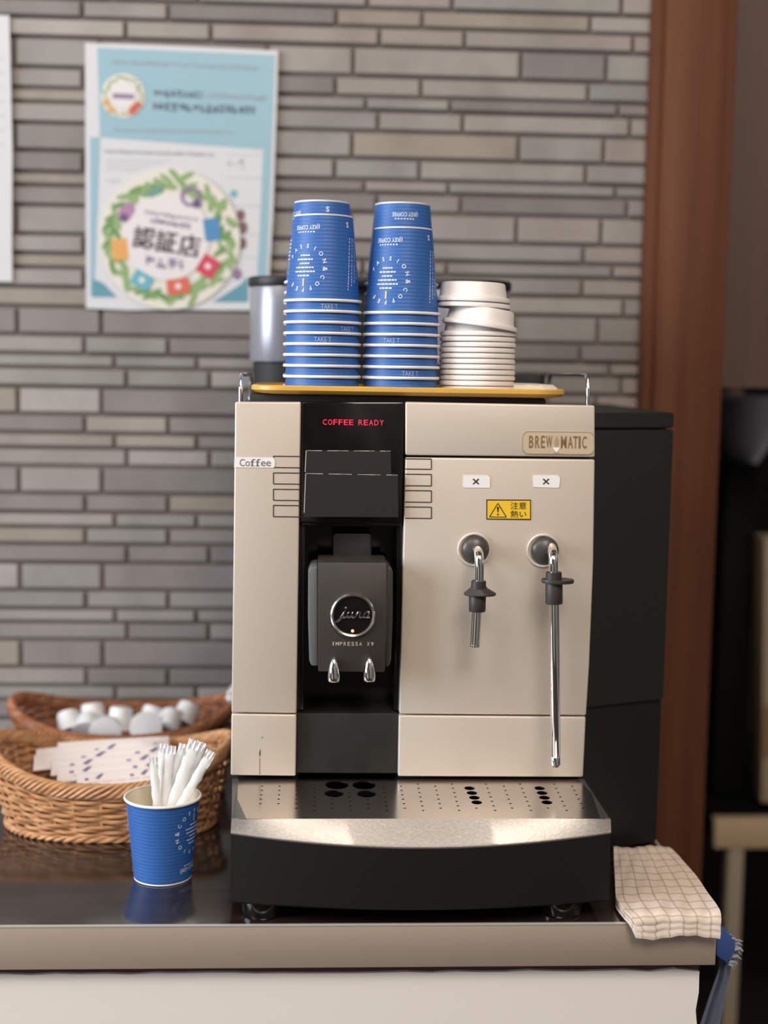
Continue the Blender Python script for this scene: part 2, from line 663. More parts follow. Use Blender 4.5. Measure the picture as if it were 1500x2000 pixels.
st = sticker([(458, 893), (534, 894), (537, 900), (536, 912), (533, 913.5), (457, 913)], mc)
tag(st, 'white paper label reading Coffee on the left panel')
g = G()
m_inkg = mat('grey_ink', srgb(110, 104, 102), 0.6)
xq = 468
for ch, w in (('C', 10), ('o', 8.5), ('f', 9), ('f', 9), ('e', 9), ('e', 9)):
    hh = {'C': 14, 'o': 9.5, 'e': 9.5, 'f': 14}[ch]
    base = 910.5
    text_px(g, ch, xq + w / 2, base - hh / 2, w, hh, FY - 0.0009, 0.005)
    if ch == 'f':
        line_px(g, xq, base - .6, xq + w - 1, base - .6, 1.3, FY - 0.0009)
    xq += w + 1.3
g.build('lettering', m_inkg, st, smooth=False)
for c, tx in (([(905, 928), (953, 928.5), (957, 933), (956.5, 953), (906, 952.5), (904, 948)], 929.5),
              ([(1041, 928), (1090, 928.5), (1094, 934), (1092, 952), (1089, 953), (1042, 951.5)], 1066.5)):
    st = sticker(c, mc)
    g = G()
    text_px(g, '×', tx, 940.5, 13, 12, FY - 0.0009)
    g.build('cross_mark', m_ink, st, smooth=False)
# warning label
st = sticker([(950, 975.5), (1037, 976), (1037, 1015.5), (950, 1014.5)], mc, m_ink)
tag(st, 'yellow hot warning label with a triangle on the right panel')
g = G()
poly_px(g, [(952, 977.8), (1035.2, 978.2), (1035.2, 1013.3), (952, 1012.6)], FY - 0.0008)
g.build('yellow_field', m_warn, st, smooth=False)
g = G()
YT = FY - 0.001
for a, c in (((972.5, 983), (956, 1009.5)), ((956, 1009.5), (989, 1010)), ((989, 1010), (972.5, 983))):
    line_px(g, a[0], a[1], c[0], c[1], 1.7, YT)
poly_px(g, [(970.3, 990), (974.7, 990), (973.3, 1001), (971.7, 1001)], YT)
disc_px(g, 972.5, 1005, 1.8, YT, 12)
text_px(g, '注意', 1012.5, 987.6, 31, 14, YT, 0.004, 0, 0, 0.005)
text_px(g, '熱い', 1012.5, 1004.2, 31, 14, YT, 0.004, 0, 0, 0.005)
g.build('warning_print', m_ink, st, smooth=False)

# --- badge on the top panel
sl = 0.012
bd = [(x, y + sl * (x - 1090)) for x, y in rrect(1090, 865, 142, 45, 13)]
g = G()
g.prism([P(x, y, FY - 0.0006) for x, y in bd], (0, 0.0006, 0), 0)
bdg = g.build('badge', m_badge, mc)
g = G()
bo, bi = rrect(1090, 865, 142, 45, 13), rrect(1090, 865, 138.6, 41.6, 11.4)
n = len(bo)
g.add([P(x, y + sl * (x - 1090), FY - 0.0009) for x, y in bo + bi], [(i, (i + 1) % n, n + (i + 1) % n, n + i) for i in range(n)])
g.build('badge_rim', m_badgel, bdg, smooth=False)
g = G()
YB = FY - 0.0009
for ch, x, w in (('B', 1037.5, 8.4), ('R', 1049.5, 8.4), ('E', 1060.5, 7.6), ('W', 1072.5, 12), ('M', 1101, 11), ('A', 1114, 9.6), ('T', 1124, 8.6), ('I', 1132, 3.6), ('C', 1141.5, 8.6)):
    text_px(g, ch, x, 863.5 + sl * (x - 1090), w, 24, YB, 0.012, 0, 0, 0.012)
g.build('badge_lettering', m_gold, bdg, smooth=False)
g = G()
poly_px(g, [(1087, 851), (1090.5, 858), (1091, 866), (1088, 872), (1084.5, 872), (1083, 865), (1084.5, 857)], YB, 0)
poly_px(g, [(1079, 874), (1094, 874.2), (1088, 883), (1086, 883)], YB, 1)
poly_px(g, [(1079.5, 886.6), (1083, 884), (1091, 884), (1094.5, 886.6)], YB, 0)
g.build('badge_emblem', [m_badgel, m_white], bdg, smooth=False)

# --- centre channel
g = G()
g.prism(quad_px([(589.5, 785), (790.5, 785), (786, 1022), (585.5, 1022)], 0.003), (0, 0.07, 0), 0, 0.002)
disp = g.build('display_fascia', m_blackg, mc)
g = G()
tx = [('COFFEE', 660, 62), ('READY', 722, 50)]
m_pos = 0
x = 630.5
for wd in ('COFFEE', 'READY'):
    for ch in wd:
        text_px(g, ch, x + 4, 825 + 0.012 * (x - 690), 8.0, 10.5, 0.0018, 0.012)
        x += 10.3
    x += 8
g.build('display_text', m_led, disp, smooth=False)
m_card = mat('black_card', srgb(29, 26, 26), 0.55)
m_cardedge = mat('worn_card_edge', srgb(170, 165, 165), 0.6)
for nm, c, yy in (('cover_card', [(598, 880), (763, 881), (764, 930), (596, 930)], -0.003), ('cover_card', [(597, 925), (777, 928), (778, 1010), (594, 1009.5)], -0.006)):
    g = G()
    g.prism(quad_px(c, yy), (0, -yy + 0.003, 0), 0)
    cc = g.build(nm, m_card, mc, smooth=False)
    g = G()
    (x0, y0), (x1, y1), (x2, y2), (x3, y3) = c
    line_px(g, x0, y0, x3, y3 - 8, 1.8, yy - 0.0003)
    k = 16
    for i in range(k):
        if (i * 7) % 5 != 1:
            line_px(g, x0 + (x1 - x0) * i / k, y0 + (y1 - y0) * i / k, x0 + (x1 - x0) * (i + 1) / k, y0 + (y1 - y0) * (i + 1) / k, 0.9 + (i % 3) * 0.3, yy - 0.0003)
    g.build('worn_edge', m_cardedge, cc, smooth=False)
# recess: side cheeks, back, slide block, lower cover
g = G()
g.box((xa - 0.003, 0.012, zc1), (xa + 0.004, 0.08, zc0 + 0.004), 0, 0.001)
g.box((xb - 0.004, 0.012, zc1), (xb + 0.003, 0.08, zc0 + 0.004), 0, 0.001)
g.box((xa, 0.062, zc1 - 0.002), (xb, 0.078, zc0 + 0.003), 0)
g.box((xa, 0.008, zc0 - 0.004), (xb, 0.07, zc0 + 0.002), 0, 0.001)
g.build('spout_recess', m_blackg, mc)
g = G()
sp = rrect(688, 1110, 76, 136, 7)
g.prism([P(x, y, 0.022) for x, y in sp], (0, 0.042, 0), 0, 0.0012)
g.build('spout_slide', m_black, mc)
g = G()
g.prism(quad_px([(580, 1393), (779, 1393), (777, 1511), (578.5, 1510)], 0.008), (0, 0.06, 0), 0, 0.0012)
g.build('lower_cover', m_char if False else mat('dusty_black', srgb(29, 28, 27), 0.55), mc)

# --- coffee spout
SY = -0.028
sc = []
spout = G()
spout.prism(quad_px([(621, 1101), (623, 1098.6), (755, 1099), (757, 1101.5), (756.5, 1200), (751.5, 1313), (621.5, 1312)], SY), (0, 0.055, 0), 0, 0.0014, 2)
sp_o = spout.build('coffee_spout', mat('spout_charcoal', srgb(56, 51, 49), 0.5), mc)
tag(sp_o, 'dark grey height adjustable coffee spout')
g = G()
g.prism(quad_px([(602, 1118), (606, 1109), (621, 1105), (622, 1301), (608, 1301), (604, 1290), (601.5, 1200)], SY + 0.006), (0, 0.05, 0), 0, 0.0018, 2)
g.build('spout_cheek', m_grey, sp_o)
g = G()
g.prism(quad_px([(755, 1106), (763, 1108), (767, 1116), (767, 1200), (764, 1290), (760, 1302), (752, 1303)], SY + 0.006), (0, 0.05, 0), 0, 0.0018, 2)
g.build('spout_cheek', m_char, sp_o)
ec = P(689, 1201, SY)
k = (P(790, 1201, SY).x - ec.x) / 101.0
g = G()
g.lathe([(43.5 * k, 0.0), (43.5 * k, -0.0030), (41 * k, -0.0042), (38 * k, -0.0036), (36.6 * k, -0.001), (36.6 * k, 0.0)], 64, ec, 'Y', close=True)
g.build('emblem_ring', m_chrome if False else mat('satin_chrome', (0.72, 0.68, 0.66, 1), 0.22, 1.0), sp_o)
g = G()
g.lathe([(0.0, -0.0012), (37 * k, -0.0012), (37 * k, 0.001), (0, 0.001)], 64, ec, 'Y')
g.build('emblem_disc', m_blackg, sp_o)
g = G()
YE = SY - 0.0022
S5 = lambda x, y: P(560 + x / 5.77, 1020 + y / 5.77, YE)
rk = 1.9 * k
strokes = [
    [(545, 1128), (590, 1100), (630, 1050), (655, 1010), (640, 1050), (632, 1078), (660, 1075), (690, 1040), (705, 1015), (690, 1050), (690, 1078), (715, 1070), (745, 1030), (752, 1015), (738, 1055), (742, 1080), (770, 1070), (800, 1030), (812, 1010), (826, 1018), (838, 1012), (822, 1045), (820, 1075), (845, 1075), (880, 1035), (905, 1012), (930, 1016), (900, 1016), (872, 1045), (870, 1075), (900, 1070), (935, 1018), (918, 1055), (918, 1078), (938, 1076)],
    [(552, 1128), (575, 1122), (600, 1105), (625, 1070)],
]
for s_ in strokes:
    g.tube(bez([S5(x, y) for x, y in s_], 4), rk, 6)
g.tube([S5(662, 978), S5(680, 966)], [rk * 1.6, rk * 1.2], 8)
g.build('emblem_lettering', m_chrome, sp_o)
g = G()
g.lathe([(0, -0.0018), (2.4 * k, -0.0018), (3 * k, -0.001), (3 * k, 0)], 16, P(688.6, 1232, SY - 0.0006), 'Y')
g.build('pilot_lamp', m_ledw, sp_o)
g = G()
m_prints = mat('silver_print', srgb(186, 176, 170), 0.5)
x = 651
for ch in 'IMPRESSA X9':
    if ch != ' ':
        w = {'I': 2.2, 'M': 6.4}.get(ch, 5.2)
        text_px(g, ch, x, 1257.5 + 0.008 * (x - 689), w, 7.2, SY - 0.0003, 0.008, 0, 0, 0.008)
    x += 7.6
g.build('model_lettering', m_prints, sp_o, smooth=False)
for cx, dy in ((652, 0), (721, -1)):
    c0 = P(cx, 1331 + dy, SY - 0.004)
    kk = k
    prof = [(0, 0), (10.5 * kk, 0), (12 * kk, 0.001), (12.4 * kk, 0.005), (11 * kk, 0.012), (8.4 * kk, 0.0175), (4.6 * kk, 0.0215), (1.6 * kk, 0.0235), (0, 0.024)]
    g = G()
    g.lathe(prof, 32, c0)
    g.build('nozzle', m_chrome, sp_o)

# --- steam and hot-water wands
m_rub = mat('dark_rubber', srgb(52, 47, 46), 0.5)
m_socket = mat('socket_plastic', srgb(70, 66, 64), 0.35)
WYD = -0.034


def wand(cx, cy, hx, path, collar, flange, barrel, low, label):
    c = P(cx, cy, FY)
    kf = (P(1000, cy, FY).x - P(900, cy, FY).x) / 100.0
    g = G()
    g.lathe([(27 * kf, 0.001), (27 * kf, -0.002), (25.5 * kf, -0.004), (20 * kf, -0.0062), (9 * kf, -0.0082), (0, -0.0084)], 48, c, 'Y')
    base = g.build('steam_wand', m_socket, mc)
    tag(base, label)
    g = G()
    hc = P(hx, cy, FY)
    g.lathe([(33 * kf, 0.001), (33 * kf, -0.0006), (31.5 * kf, -0.0026), (29 * kf, -0.0020), (26.4 * kf, 0.0005)], 48, hc, 'Y', close=True)
    g.build('socket_ring', mat('ring_white', srgb(228, 218, 212), 0.3, 0.2), base)
    kw = (P(1000, cy, WYD).x - P(900, cy, WYD).x) / 100.0
    # bent upper tube
    pts = [c + Vector((0.002, -0.004, 0.0))] + [P(x, y, yy) for x, y, yy in path]
    g = G()
    g.tube(bez(pts, 8), 9.4 * kw, 16)
    g.build('bent_tube', m_chrome, base)
    (x0, y0, x1, y1), w0 = low
    a, b_ = P(x0, y0, WYD), P(x1, y1, WYD)
    g = G()
    d = (b_ - a)
    q = [a, a + d * 0.93, a + d * 0.935, a + d * 0.94, a + d * 0.985, b_]
    g.tube(q, [w0 * kw, w0 * kw, w0 * kw * 0.9, w0 * kw, w0 * kw, w0 * kw * 0.55], 20)
    g.build('lower_tube', m_chrome, base)
    g = G()
    def ring(x, y, w):
        return (P(x, y, WYD), w * kw / 2)
    for seg in (collar, barrel):
        (xx, ya, wa), (xx2, yb, wb) = seg
        p1, r1 = ring(xx, ya, wa)
        p2, r2_ = ring(xx2, yb, wb)
        g.tube([p1, p1 + (p2 - p1) * 0.06, p1 + (p2 - p1) * 0.94, p2], [r1 * .93, r1, r2_, r2_ * .95], 28)
    g.build('grip', m_rub, base)
    g = G()
    f0, f1, xl_, xr_, dome = flange
    zc = P(hx, (f0 + f1) / 2, WYD)
    xm = P((collar[0][0]), f0, WYD)
    mid = (P(xl_, f1, WYD) + P(xr_, f1, WYD)) / 2
    rx = (P(xr_, f1, WYD).x - P(xl_, f1, WYD).x) / 2
    n = 32
    zt, zl = P(mid.x and collar[0][0], f0, WYD).z, P(collar[0][0], f1, WYD).z
    rings = []
    v, f = [], []
    for (sc_, z, cxo) in ((0.50, zt, xm.x), (0.52, zt - 0.001, xm.x), (0.97, zl + 0.0022, mid.x), (1.0, zl + 0.0012, mid.x), (0.97, zl, mid.x), (0.4, zl, xm.x)) if dome else ((0.48, zt, xm.x), (0.97, zt, mid.x), (1.0, (zt + zl) / 2, mid.x), (0.97, zl, mid.x), (0.4, zl, xm.x)):
        for i in range(n):
            t = 2 * math.pi * i / n
            v.append(Vector((cxo + rx * sc_ * math.cos(t), WYD + min(rx, 0.0125) * sc_ * math.sin(t), z)))
    m_ = len(v) // n
    for j in range(m_ - 1):
        for i in range(n):
            f.append((j * n + i, j * n + (i + 1) % n, (j + 1) * n + (i + 1) % n, (j + 1) * n + i))
    g.add(v, f)
    g.build('grip_flange', m_rub, base)


wand(928, 1073, 926, [(932, 1073, -0.016), (935, 1082, -0.029), (936.5, 1100, -0.034), (936, 1140, -0.034)],
     ((935, 1134, 29), (934.5, 1150, 30)), (1146, 1162, 905.5, 969, True), ((932.5, 1160, 34), (932, 1194, 33)),
     ((931, 1190, 927.2, 1264), 10.2), 'short steam wand')
wand(1064, 1075, 1061, [(1076, 1069, -0.014), (1079, 1078, -0.027), (1081, 1095, -0.034), (1081.5, 1122, -0.034)],
     ((1081.5, 1117, 31), (1081.5, 1132, 32)), (1131, 1138, 1057, 1121, False), ((1082, 1137, 34), (1082, 1179, 34)),
     ((1083, 1176, 1085, 1498), 9.8), 'long steam wand reaching almost to the drip tray')

# --- drip tray
zpl = P(800, 1521, 0.004).z            # plate level at the back
TF = -0.100                            # straight front edge of the plate
zfr = P(800, 1599, TF).z
bulge = 0.020
tL0, tL1 = P(457, 1521, 0.0).x, P(452, 1599, TF).x
tR0, tR1 = P(1138, 1521, 0.0).x, P(1193, 1602, TF).x
TB = 0.045


def plz(y):
    return zpl + (zfr - zpl) * (0.004 - y) / (0.004 - TF)


def plate_pt(px, py):
    z = zpl
    for _ in range(6):
        q = PZ(px, py, z - Z0)
        z = plz(q.y)
    return q


holes = []
for x, y, w in ((658, 1533, 48), (711, 1533.5, 48), (652.5, 1550, 39), (716, 1550.5, 39)):
    q = plate_pt(x, y)
    holes.append((q.x, q.y, w / 2 * 0.000478 * 1.0, 28))
for bx in (917, 1054):
    for i in range(4):
        q = plate_pt(bx + 4.7 * i, 1539.5 + 9.2 * i)
        holes.append((q.x, q.y, 0.0052, 18))
q0 = plate_pt(512, 1535.5)
q1 = plate_pt(546, 1536)
stepx = q1.x - q0.x
qa, qb = plate_pt(512, 1535.5), plate_pt(512, 1569.7)
stepy = (qb.y - qa.y) / 4
big = list(holes)
for i in range(20):
    for j in range(-1, 6):
        x = q0.x + stepx * i
        y = q0.y + stepy * (j + (0.5 if i % 2 else 0.0)) if i > 1 else q0.y + stepy * j
        if y < TF + 0.012 or y > -0.006 or x > tR0 - 0.012:
            continue
        if i in (0, 1) and j > 4:
            continue
        if any((x - a) ** 2 + (y - b_) ** 2 < (r + 0.0045) ** 2 for a, b_, r, n in big):
            continue
        holes.append((x, y, 0.00135, 8))
bm = bmesh.new()


def loop(pts):
    vs = [bm.verts.new((x, y, plz(y))) for x, y in pts]
    for i in range(len(vs)):
        bm.edges.new((vs[i], vs[(i + 1) % len(vs)]))


chL, chR = 0.010, 0.010
loop([(tL0 + 0.004, 0.004), (tL0 + 0.006, TF * 0.5), (tL1 + 0.014, TF), (tR1 - 0.010, TF), (tR0 + 0.002, TF * 0.35), (tR0 - 0.004, 0.004)])
for x, y, r, n in holes:
    loop([(x + r * math.cos(2 * math.pi * i / n), y + r * math.sin(2 * math.pi * i / n)) for i in range(n)])
bmesh.ops.triangle_fill(bm, use_beauty=True, use_dissolve=False, edges=bm.edges[:])
rim_e = [e for e in bm.edges if len(e.link_faces) == 1]
ex = bmesh.ops.extrude_edge_only(bm, edges=rim_e)
for e in ex['geom']:
    if isinstance(e, bmesh.types.BMVert):
        e.co.z -= 0.0012
g = G()
g.bm(bm)
dt = thing('drip_tray', '', '', (0, 0, 0))
bpy.data.objects.remove(dt)
plate = g.build('drip_grate', m_steel, mc, smooth=False)
tag(plate, 'mirror steel drip grate with rows of holes')
# tray body with a bowed front
n = 40
fr = []
for i in range(n + 1):
    t = i / n
    x = tL1 - 0.0005 + (tR1 - tL1 + 0.001) * t
    fr.append((x, TF - bulge * (1 - (2 * t - 1) ** 2)))
zlip = lambda i: P(450, 1627, TF).z + (P(820, 1656, TF - bulge).z - P(450, 1627, TF).z) * (1 - (2 * i / n - 1) ** 2)
zbase = P(450, 1766, TF).z
g = G()
v, f = [], []
for i, (x, y) in enumerate(fr):
    v += [Vector((x, y, zlip(i) - 0.0005)), Vector((x, y, zbase + 0.003)), Vector((x, y + 0.004, zbase)), Vector((x, TB, zbase)), Vector((x, TB, zpl - 0.022)), Vector((x, TF + 0.012, zfr - 0.02))]
for i in range(n):
    for j in range(6):
        a, c = i * 6 + j, i * 6 + (j + 1) % 6
        f.append((a, c, c + 6, a + 6))
f.append(tuple(range(6))[::-1])
f.append(tuple(n * 6 + j for j in range(6)))
g.add(v, f)
# side walls and floor of the tray
g.box((tL1, TF + 0.01, zbase), (tL1 + 0.006, TB, zfr - 0.001), 0, 0.001)
g.box((tR1 - 0.006, TF + 0.01, zbase), (tR1, TB, zfr - 0.001), 0, 0.001)
g.build('drip_tray', m_black, mc, ang=30)
# shoulders at both ends of the grate
m_sho = mat('shoulder_grey', srgb(112, 110, 110), 0.3, 0.6)
g = G()
g.add([(tL0 - 0.002, 0.004, zpl), (tL0 + 0.004, 0.004, zpl), (tL0 + 0.006, TF * 0.5, plz(TF * 0.5)), (tL1 + 0.014, TF, zfr), (tL1, TF, zfr - 0.0015), (tL1, TF, zfr - 0.014), (tL0 - 0.002, 0.004, zpl - 0.014)],
      [(0, 1, 2, 3, 4), (0, 4, 5, 6)])
g.build('tray_shoulder', m_sho, mc, smooth=False)
g = G()
g.add([(tR0 + 0.002, 0.004, zpl), (tR0 - 0.004, 0.004, zpl), (tR0 + 0.002, TF * 0.35, plz(TF * 0.35)), (tR1 - 0.010, TF, zfr), (tR1, TF, zfr - 0.0015), (tR1, TF, zfr - 0.014), (tR0 + 0.002, 0.004, zpl - 0.014)],
      [(4, 3, 2, 1, 0), (6, 5, 4, 0)])
g.build('tray_shoulder', m_sho, mc, smooth=False)
g = G()
v, f = [], []
for i, (x, y) in enumerate(fr):
    xs = tL1 + (tR1 - tL1) * i / n
    zt = zfr - 0.0008 * (abs(2 * i / n - 1) ** 8)
    v += [Vector((xs, TF + 0.003, zt)), Vector((xs, TF, zt)), Vector((x, y - 0.0004, zlip(i) + 0.0022)), Vector((x, y - 0.0009, zlip(i) + 0.0008)), Vector((x, y - 0.0004, zlip(i) - 0.0008)), Vector((x, y + 0.008, zlip(i) - 0.002))]
for i in range(n):
    for j in range(5):
        a = i * 6 + j
        f.append((a, a + 1, a + 7, a + 6))
f.append((0, 1, 2, 3, 4, 5))
f.append(tuple(n * 6 + j for j in range(6))[::-1])
g.add(v, f)
g.build('front_lip', m_lip, mc, ang=25)
for px_, yy in ((512, TF + 0.03), (1100, TF + 0.03)):
    c = PZ(px_, 1790, 0)
    g = G()
    g.lathe([(0, 0.0004), (0.0185, 0.0004), (0.0195, 0.002), (0.0195, zbase - Z0 + 0.001), (0, zbase - Z0 + 0.001)], 32, (c.x, yy - 0.012, Z0))
    g.build('foot', m_blackg, mc)
for xx in (xL + 0.03, xR - 0.03):
    g = G()
    g.lathe([(0, 0.0004), (0.016, 0.0004), (0.016, 0.024), (0, 0.024)], 24, (xx, 0.34, Z0))
    g.build('foot', m_blackg, mc)
# --- chrome cup rails on the top
for px_, yf, bend in ((470, 0.02, 1), (1148, 0.02, -1)):
    a = P(px_, 787, yf)
    zt = P(px_, 733, yf).z
    g = G()
    path = [a - Vector((0, 0, 0.012)), a, Vector((a.x, yf, zt - 0.014)), Vector((a.x, yf + 0.004, zt - 0.005)), Vector((a.x, yf + 0.014, zt)), Vector((a.x, 0.13, zt)), Vector((a.x, 0.236, zt)), Vector((a.x, 0.246, zt - 0.005)), Vector((a.x, 0.25, zt - 0.014)), Vector((a.x, 0.25, ztop_m - 0.008))]
    g.tube(path, 0.0022, 12)
    g.build('cup_rail', m_chrome, mc)

# --- bean hopper behind the serving tray
HF, HB = 0.27, 0.385
hx0, hx1 = P(487, 650, HF + 0.03).x, P(996, 650, HF + 0.03).x
zhl, zhb, zht = P(700, 560, HF).z, P(600, 708, HF).z, P(700, 541, HF).z


def slab(g, x0, x1, y0, y1, z0, z1, r, mi=0, bev=0.002):
    c = rrect((x0 + x1) / 2, (y0 + y1) / 2, x1 - x0, y1 - y0, r, 8)
    g.prism([Vector((x, y, z0)) for x, y in c], (0, 0, z1 - z0), mi, bev)


g = G()
hxa, hxb = P(655, 650, HF).x, P(800, 650, HF).x
m_smoke = mat('smoky_grey_plastic', srgb(146, 146, 156), 0.28, 0.3)
slab(g, hx0, hxa, HF, HB, zhb, zhl, 0.045)
hop = g.build('bean_hopper', m_smoke, mc)
g = G()
slab(g, hxb, hx1, HF, HB, zhb, zhl, 0.045)
g.build('bean_hopper', m_smoke, mc)
g = G()
slab(g, hxa - 0.03, hxb + 0.03, HF + 0.012, HB - 0.012, zhb, zhl, 0.004)  # black block added to stand in for the dark gap between the hoppers
g.build('hopper_dark_gap', m_blackm, hop)
g = G()
slab(g, hx0 - 0.002, hx1 + 0.002, HF - 0.002, HB + 0.002, zhl, zht, 0.046)
g.build('hopper_lid', m_black, hop)
g = G()
slab(g, hx0 + 0.004, hx1 - 0.004, HF + 0.004, HB - 0.004, ztop_m - 0.006, zhb, 0.042)
g.build('hopper_base', m_blackm, hop)
g = G()
slab(g, hx0 + 0.1, P(1062, 730, 0.3).x, 0.28, 0.38, ztop_m - 0.006, P(1040, 731, 0.3).z, 0.01)
g.build('rear_cover', m_blackm, mc)

# ================================================================== SERVING TRAY
m_yellow = mat('mustard_lacquer', srgb(222, 172, 78), 0.35)
TY0, TY1 = -0.004, 0.185
tz = P(800, 774, TY0).z                # underside
tzf = P(800, 764.5, TY0).z             # floor
tzr = P(800, 756.5, TY0).z
tx0, tx1 = P(490, 765, TY0 + .03).x, P(1103, 765, TY0 + .03).x
tray = thing('serving_tray', 'mustard yellow rounded tray lying on top of the coffee machine', 'tray', ((tx0 + tx1) / 2, 0.09, tz))
g = G()
v, f = [], []
cx_, cy_ = (tx0 + tx1) / 2, (TY0 + TY1) / 2
w_, h_ = tx1 - tx0, TY1 - TY0
rings = [(0.012, tz, 0.022), (0.004, tz + 0.0012, 0.03), (0.0, tz + 0.004, 0.034), (0.0, tzr - 0.0012, 0.034), (0.0015, tzr, 0.033), (0.0032, tzr - 0.0008, 0.031), (0.007, tzf, 0.027)]
for ins, z, r in rings:
    for x, y in rrect(cx_, cy_, w_ - 2 * ins, h_ - 2 * ins, r, 8):
        v.append(Vector((x, y, z)))
n = len(v) // len(rings)
for j in range(len(rings) - 1):
    for i in range(n):
        f.append((j * n + i, j * n + (i + 1) % n, (j + 1) * n + (i + 1) % n, (j + 1) * n + i))
f.append(tuple(range(n))[::-1])
f.append(tuple((len(rings) - 1) * n + i for i in range(n)))
g.add(v, f)
g.build('tray_dish', m_yellow, tray)
# lace paper
dl = G()
r3 = random.Random(2)
dc = P(1010, 757, 0.075)
dz = tzf + 0.0004
n = 44
v, f = [], []
for k_, (rr, z) in enumerate(((0.0, 0.0088), (0.02, 0.0086), (0.037, 0.0074), (0.0415, 0.0006))):
    for i in range(n):
        a = 2 * math.pi * i / n
        q = rr * (1.0 + (0.10 if i % 2 and k_ == 3 else 0))
        v.append(Vector((dc.x + q * math.cos(a), dc.y + q * math.sin(a), dz + z * (0.86 + 0.14 * abs(math.sin(a * 7 + k_))))))
for j in range(3):
    for i in range(n):
        f.append((j * n + i, j * n + (i + 1) % n, (j + 1) * n + (i + 1) % n, (j + 1) * n + i))
dl.add(v, f)
tag(dl.build('paper_doily', mat('cream_lace_paper', srgb(236, 228, 214), 0.8)), 'cream lace paper doily on the right end of the yellow tray', 'doily')

# ================================================================== PAPER CUPS
m_cup = mat('blue_ripple_card', srgb(46, 104, 184), 0.5)
nt, b, N, L = nodes(m_cup)
tc = N('ShaderNodeTexCoord')
sx = N('ShaderNodeSeparateXYZ')
ma = N('ShaderNodeMath')
ma.operation = 'MULTIPLY'
ma.inputs[1].default_value = 2 * math.pi / 0.0036
mb = N('ShaderNodeMath')
mb.operation = 'SINE'
bp = N('ShaderNodeBump')
bp.inputs['Strength'].default_value = 0.15
bp.inputs['Distance'].default_value = 0.0005
cr = N('ShaderNodeValToRGB')
cr.color_ramp.elements[0].color = srgb(42, 93, 166)
cr.color_ramp.elements[1].color = srgb(47, 100, 174)
mr = N('ShaderNodeMapRange')
mr.inputs['From Min'].default_value = -1
L(tc.outputs['Object'], sx.inputs[0])
L(sx.outputs['Z'], ma.inputs[0])
L(ma.outputs[0], mb.inputs[0])
L(mb.outputs[0], bp.inputs['Height'])
L(mb.outputs[0], mr.inputs['Value'])
L(mr.outputs['Result'], cr.inputs['Fac'])
L(cr.outputs['Color'], b.inputs['Base Color'])
L(bp.outputs['Normal'], b.inputs['Normal'])
m_cupw = mat('white_cup_card', srgb(240, 236, 232), 0.45)
m_cupin = mat('cream_cup_inside', srgb(246, 234, 210), 0.5)
m_print = mat('white_cup_print', srgb(214, 226, 244), 0.5)
m_yprint = mat('yellow_cup_print', srgb(214, 190, 120), 0.5)
RR, RB, CH = 0.0369, 0.0288, 0.0845     # rim, base radius and height


def cr_at(z):
    return RB + (RR - RB) * z / CH


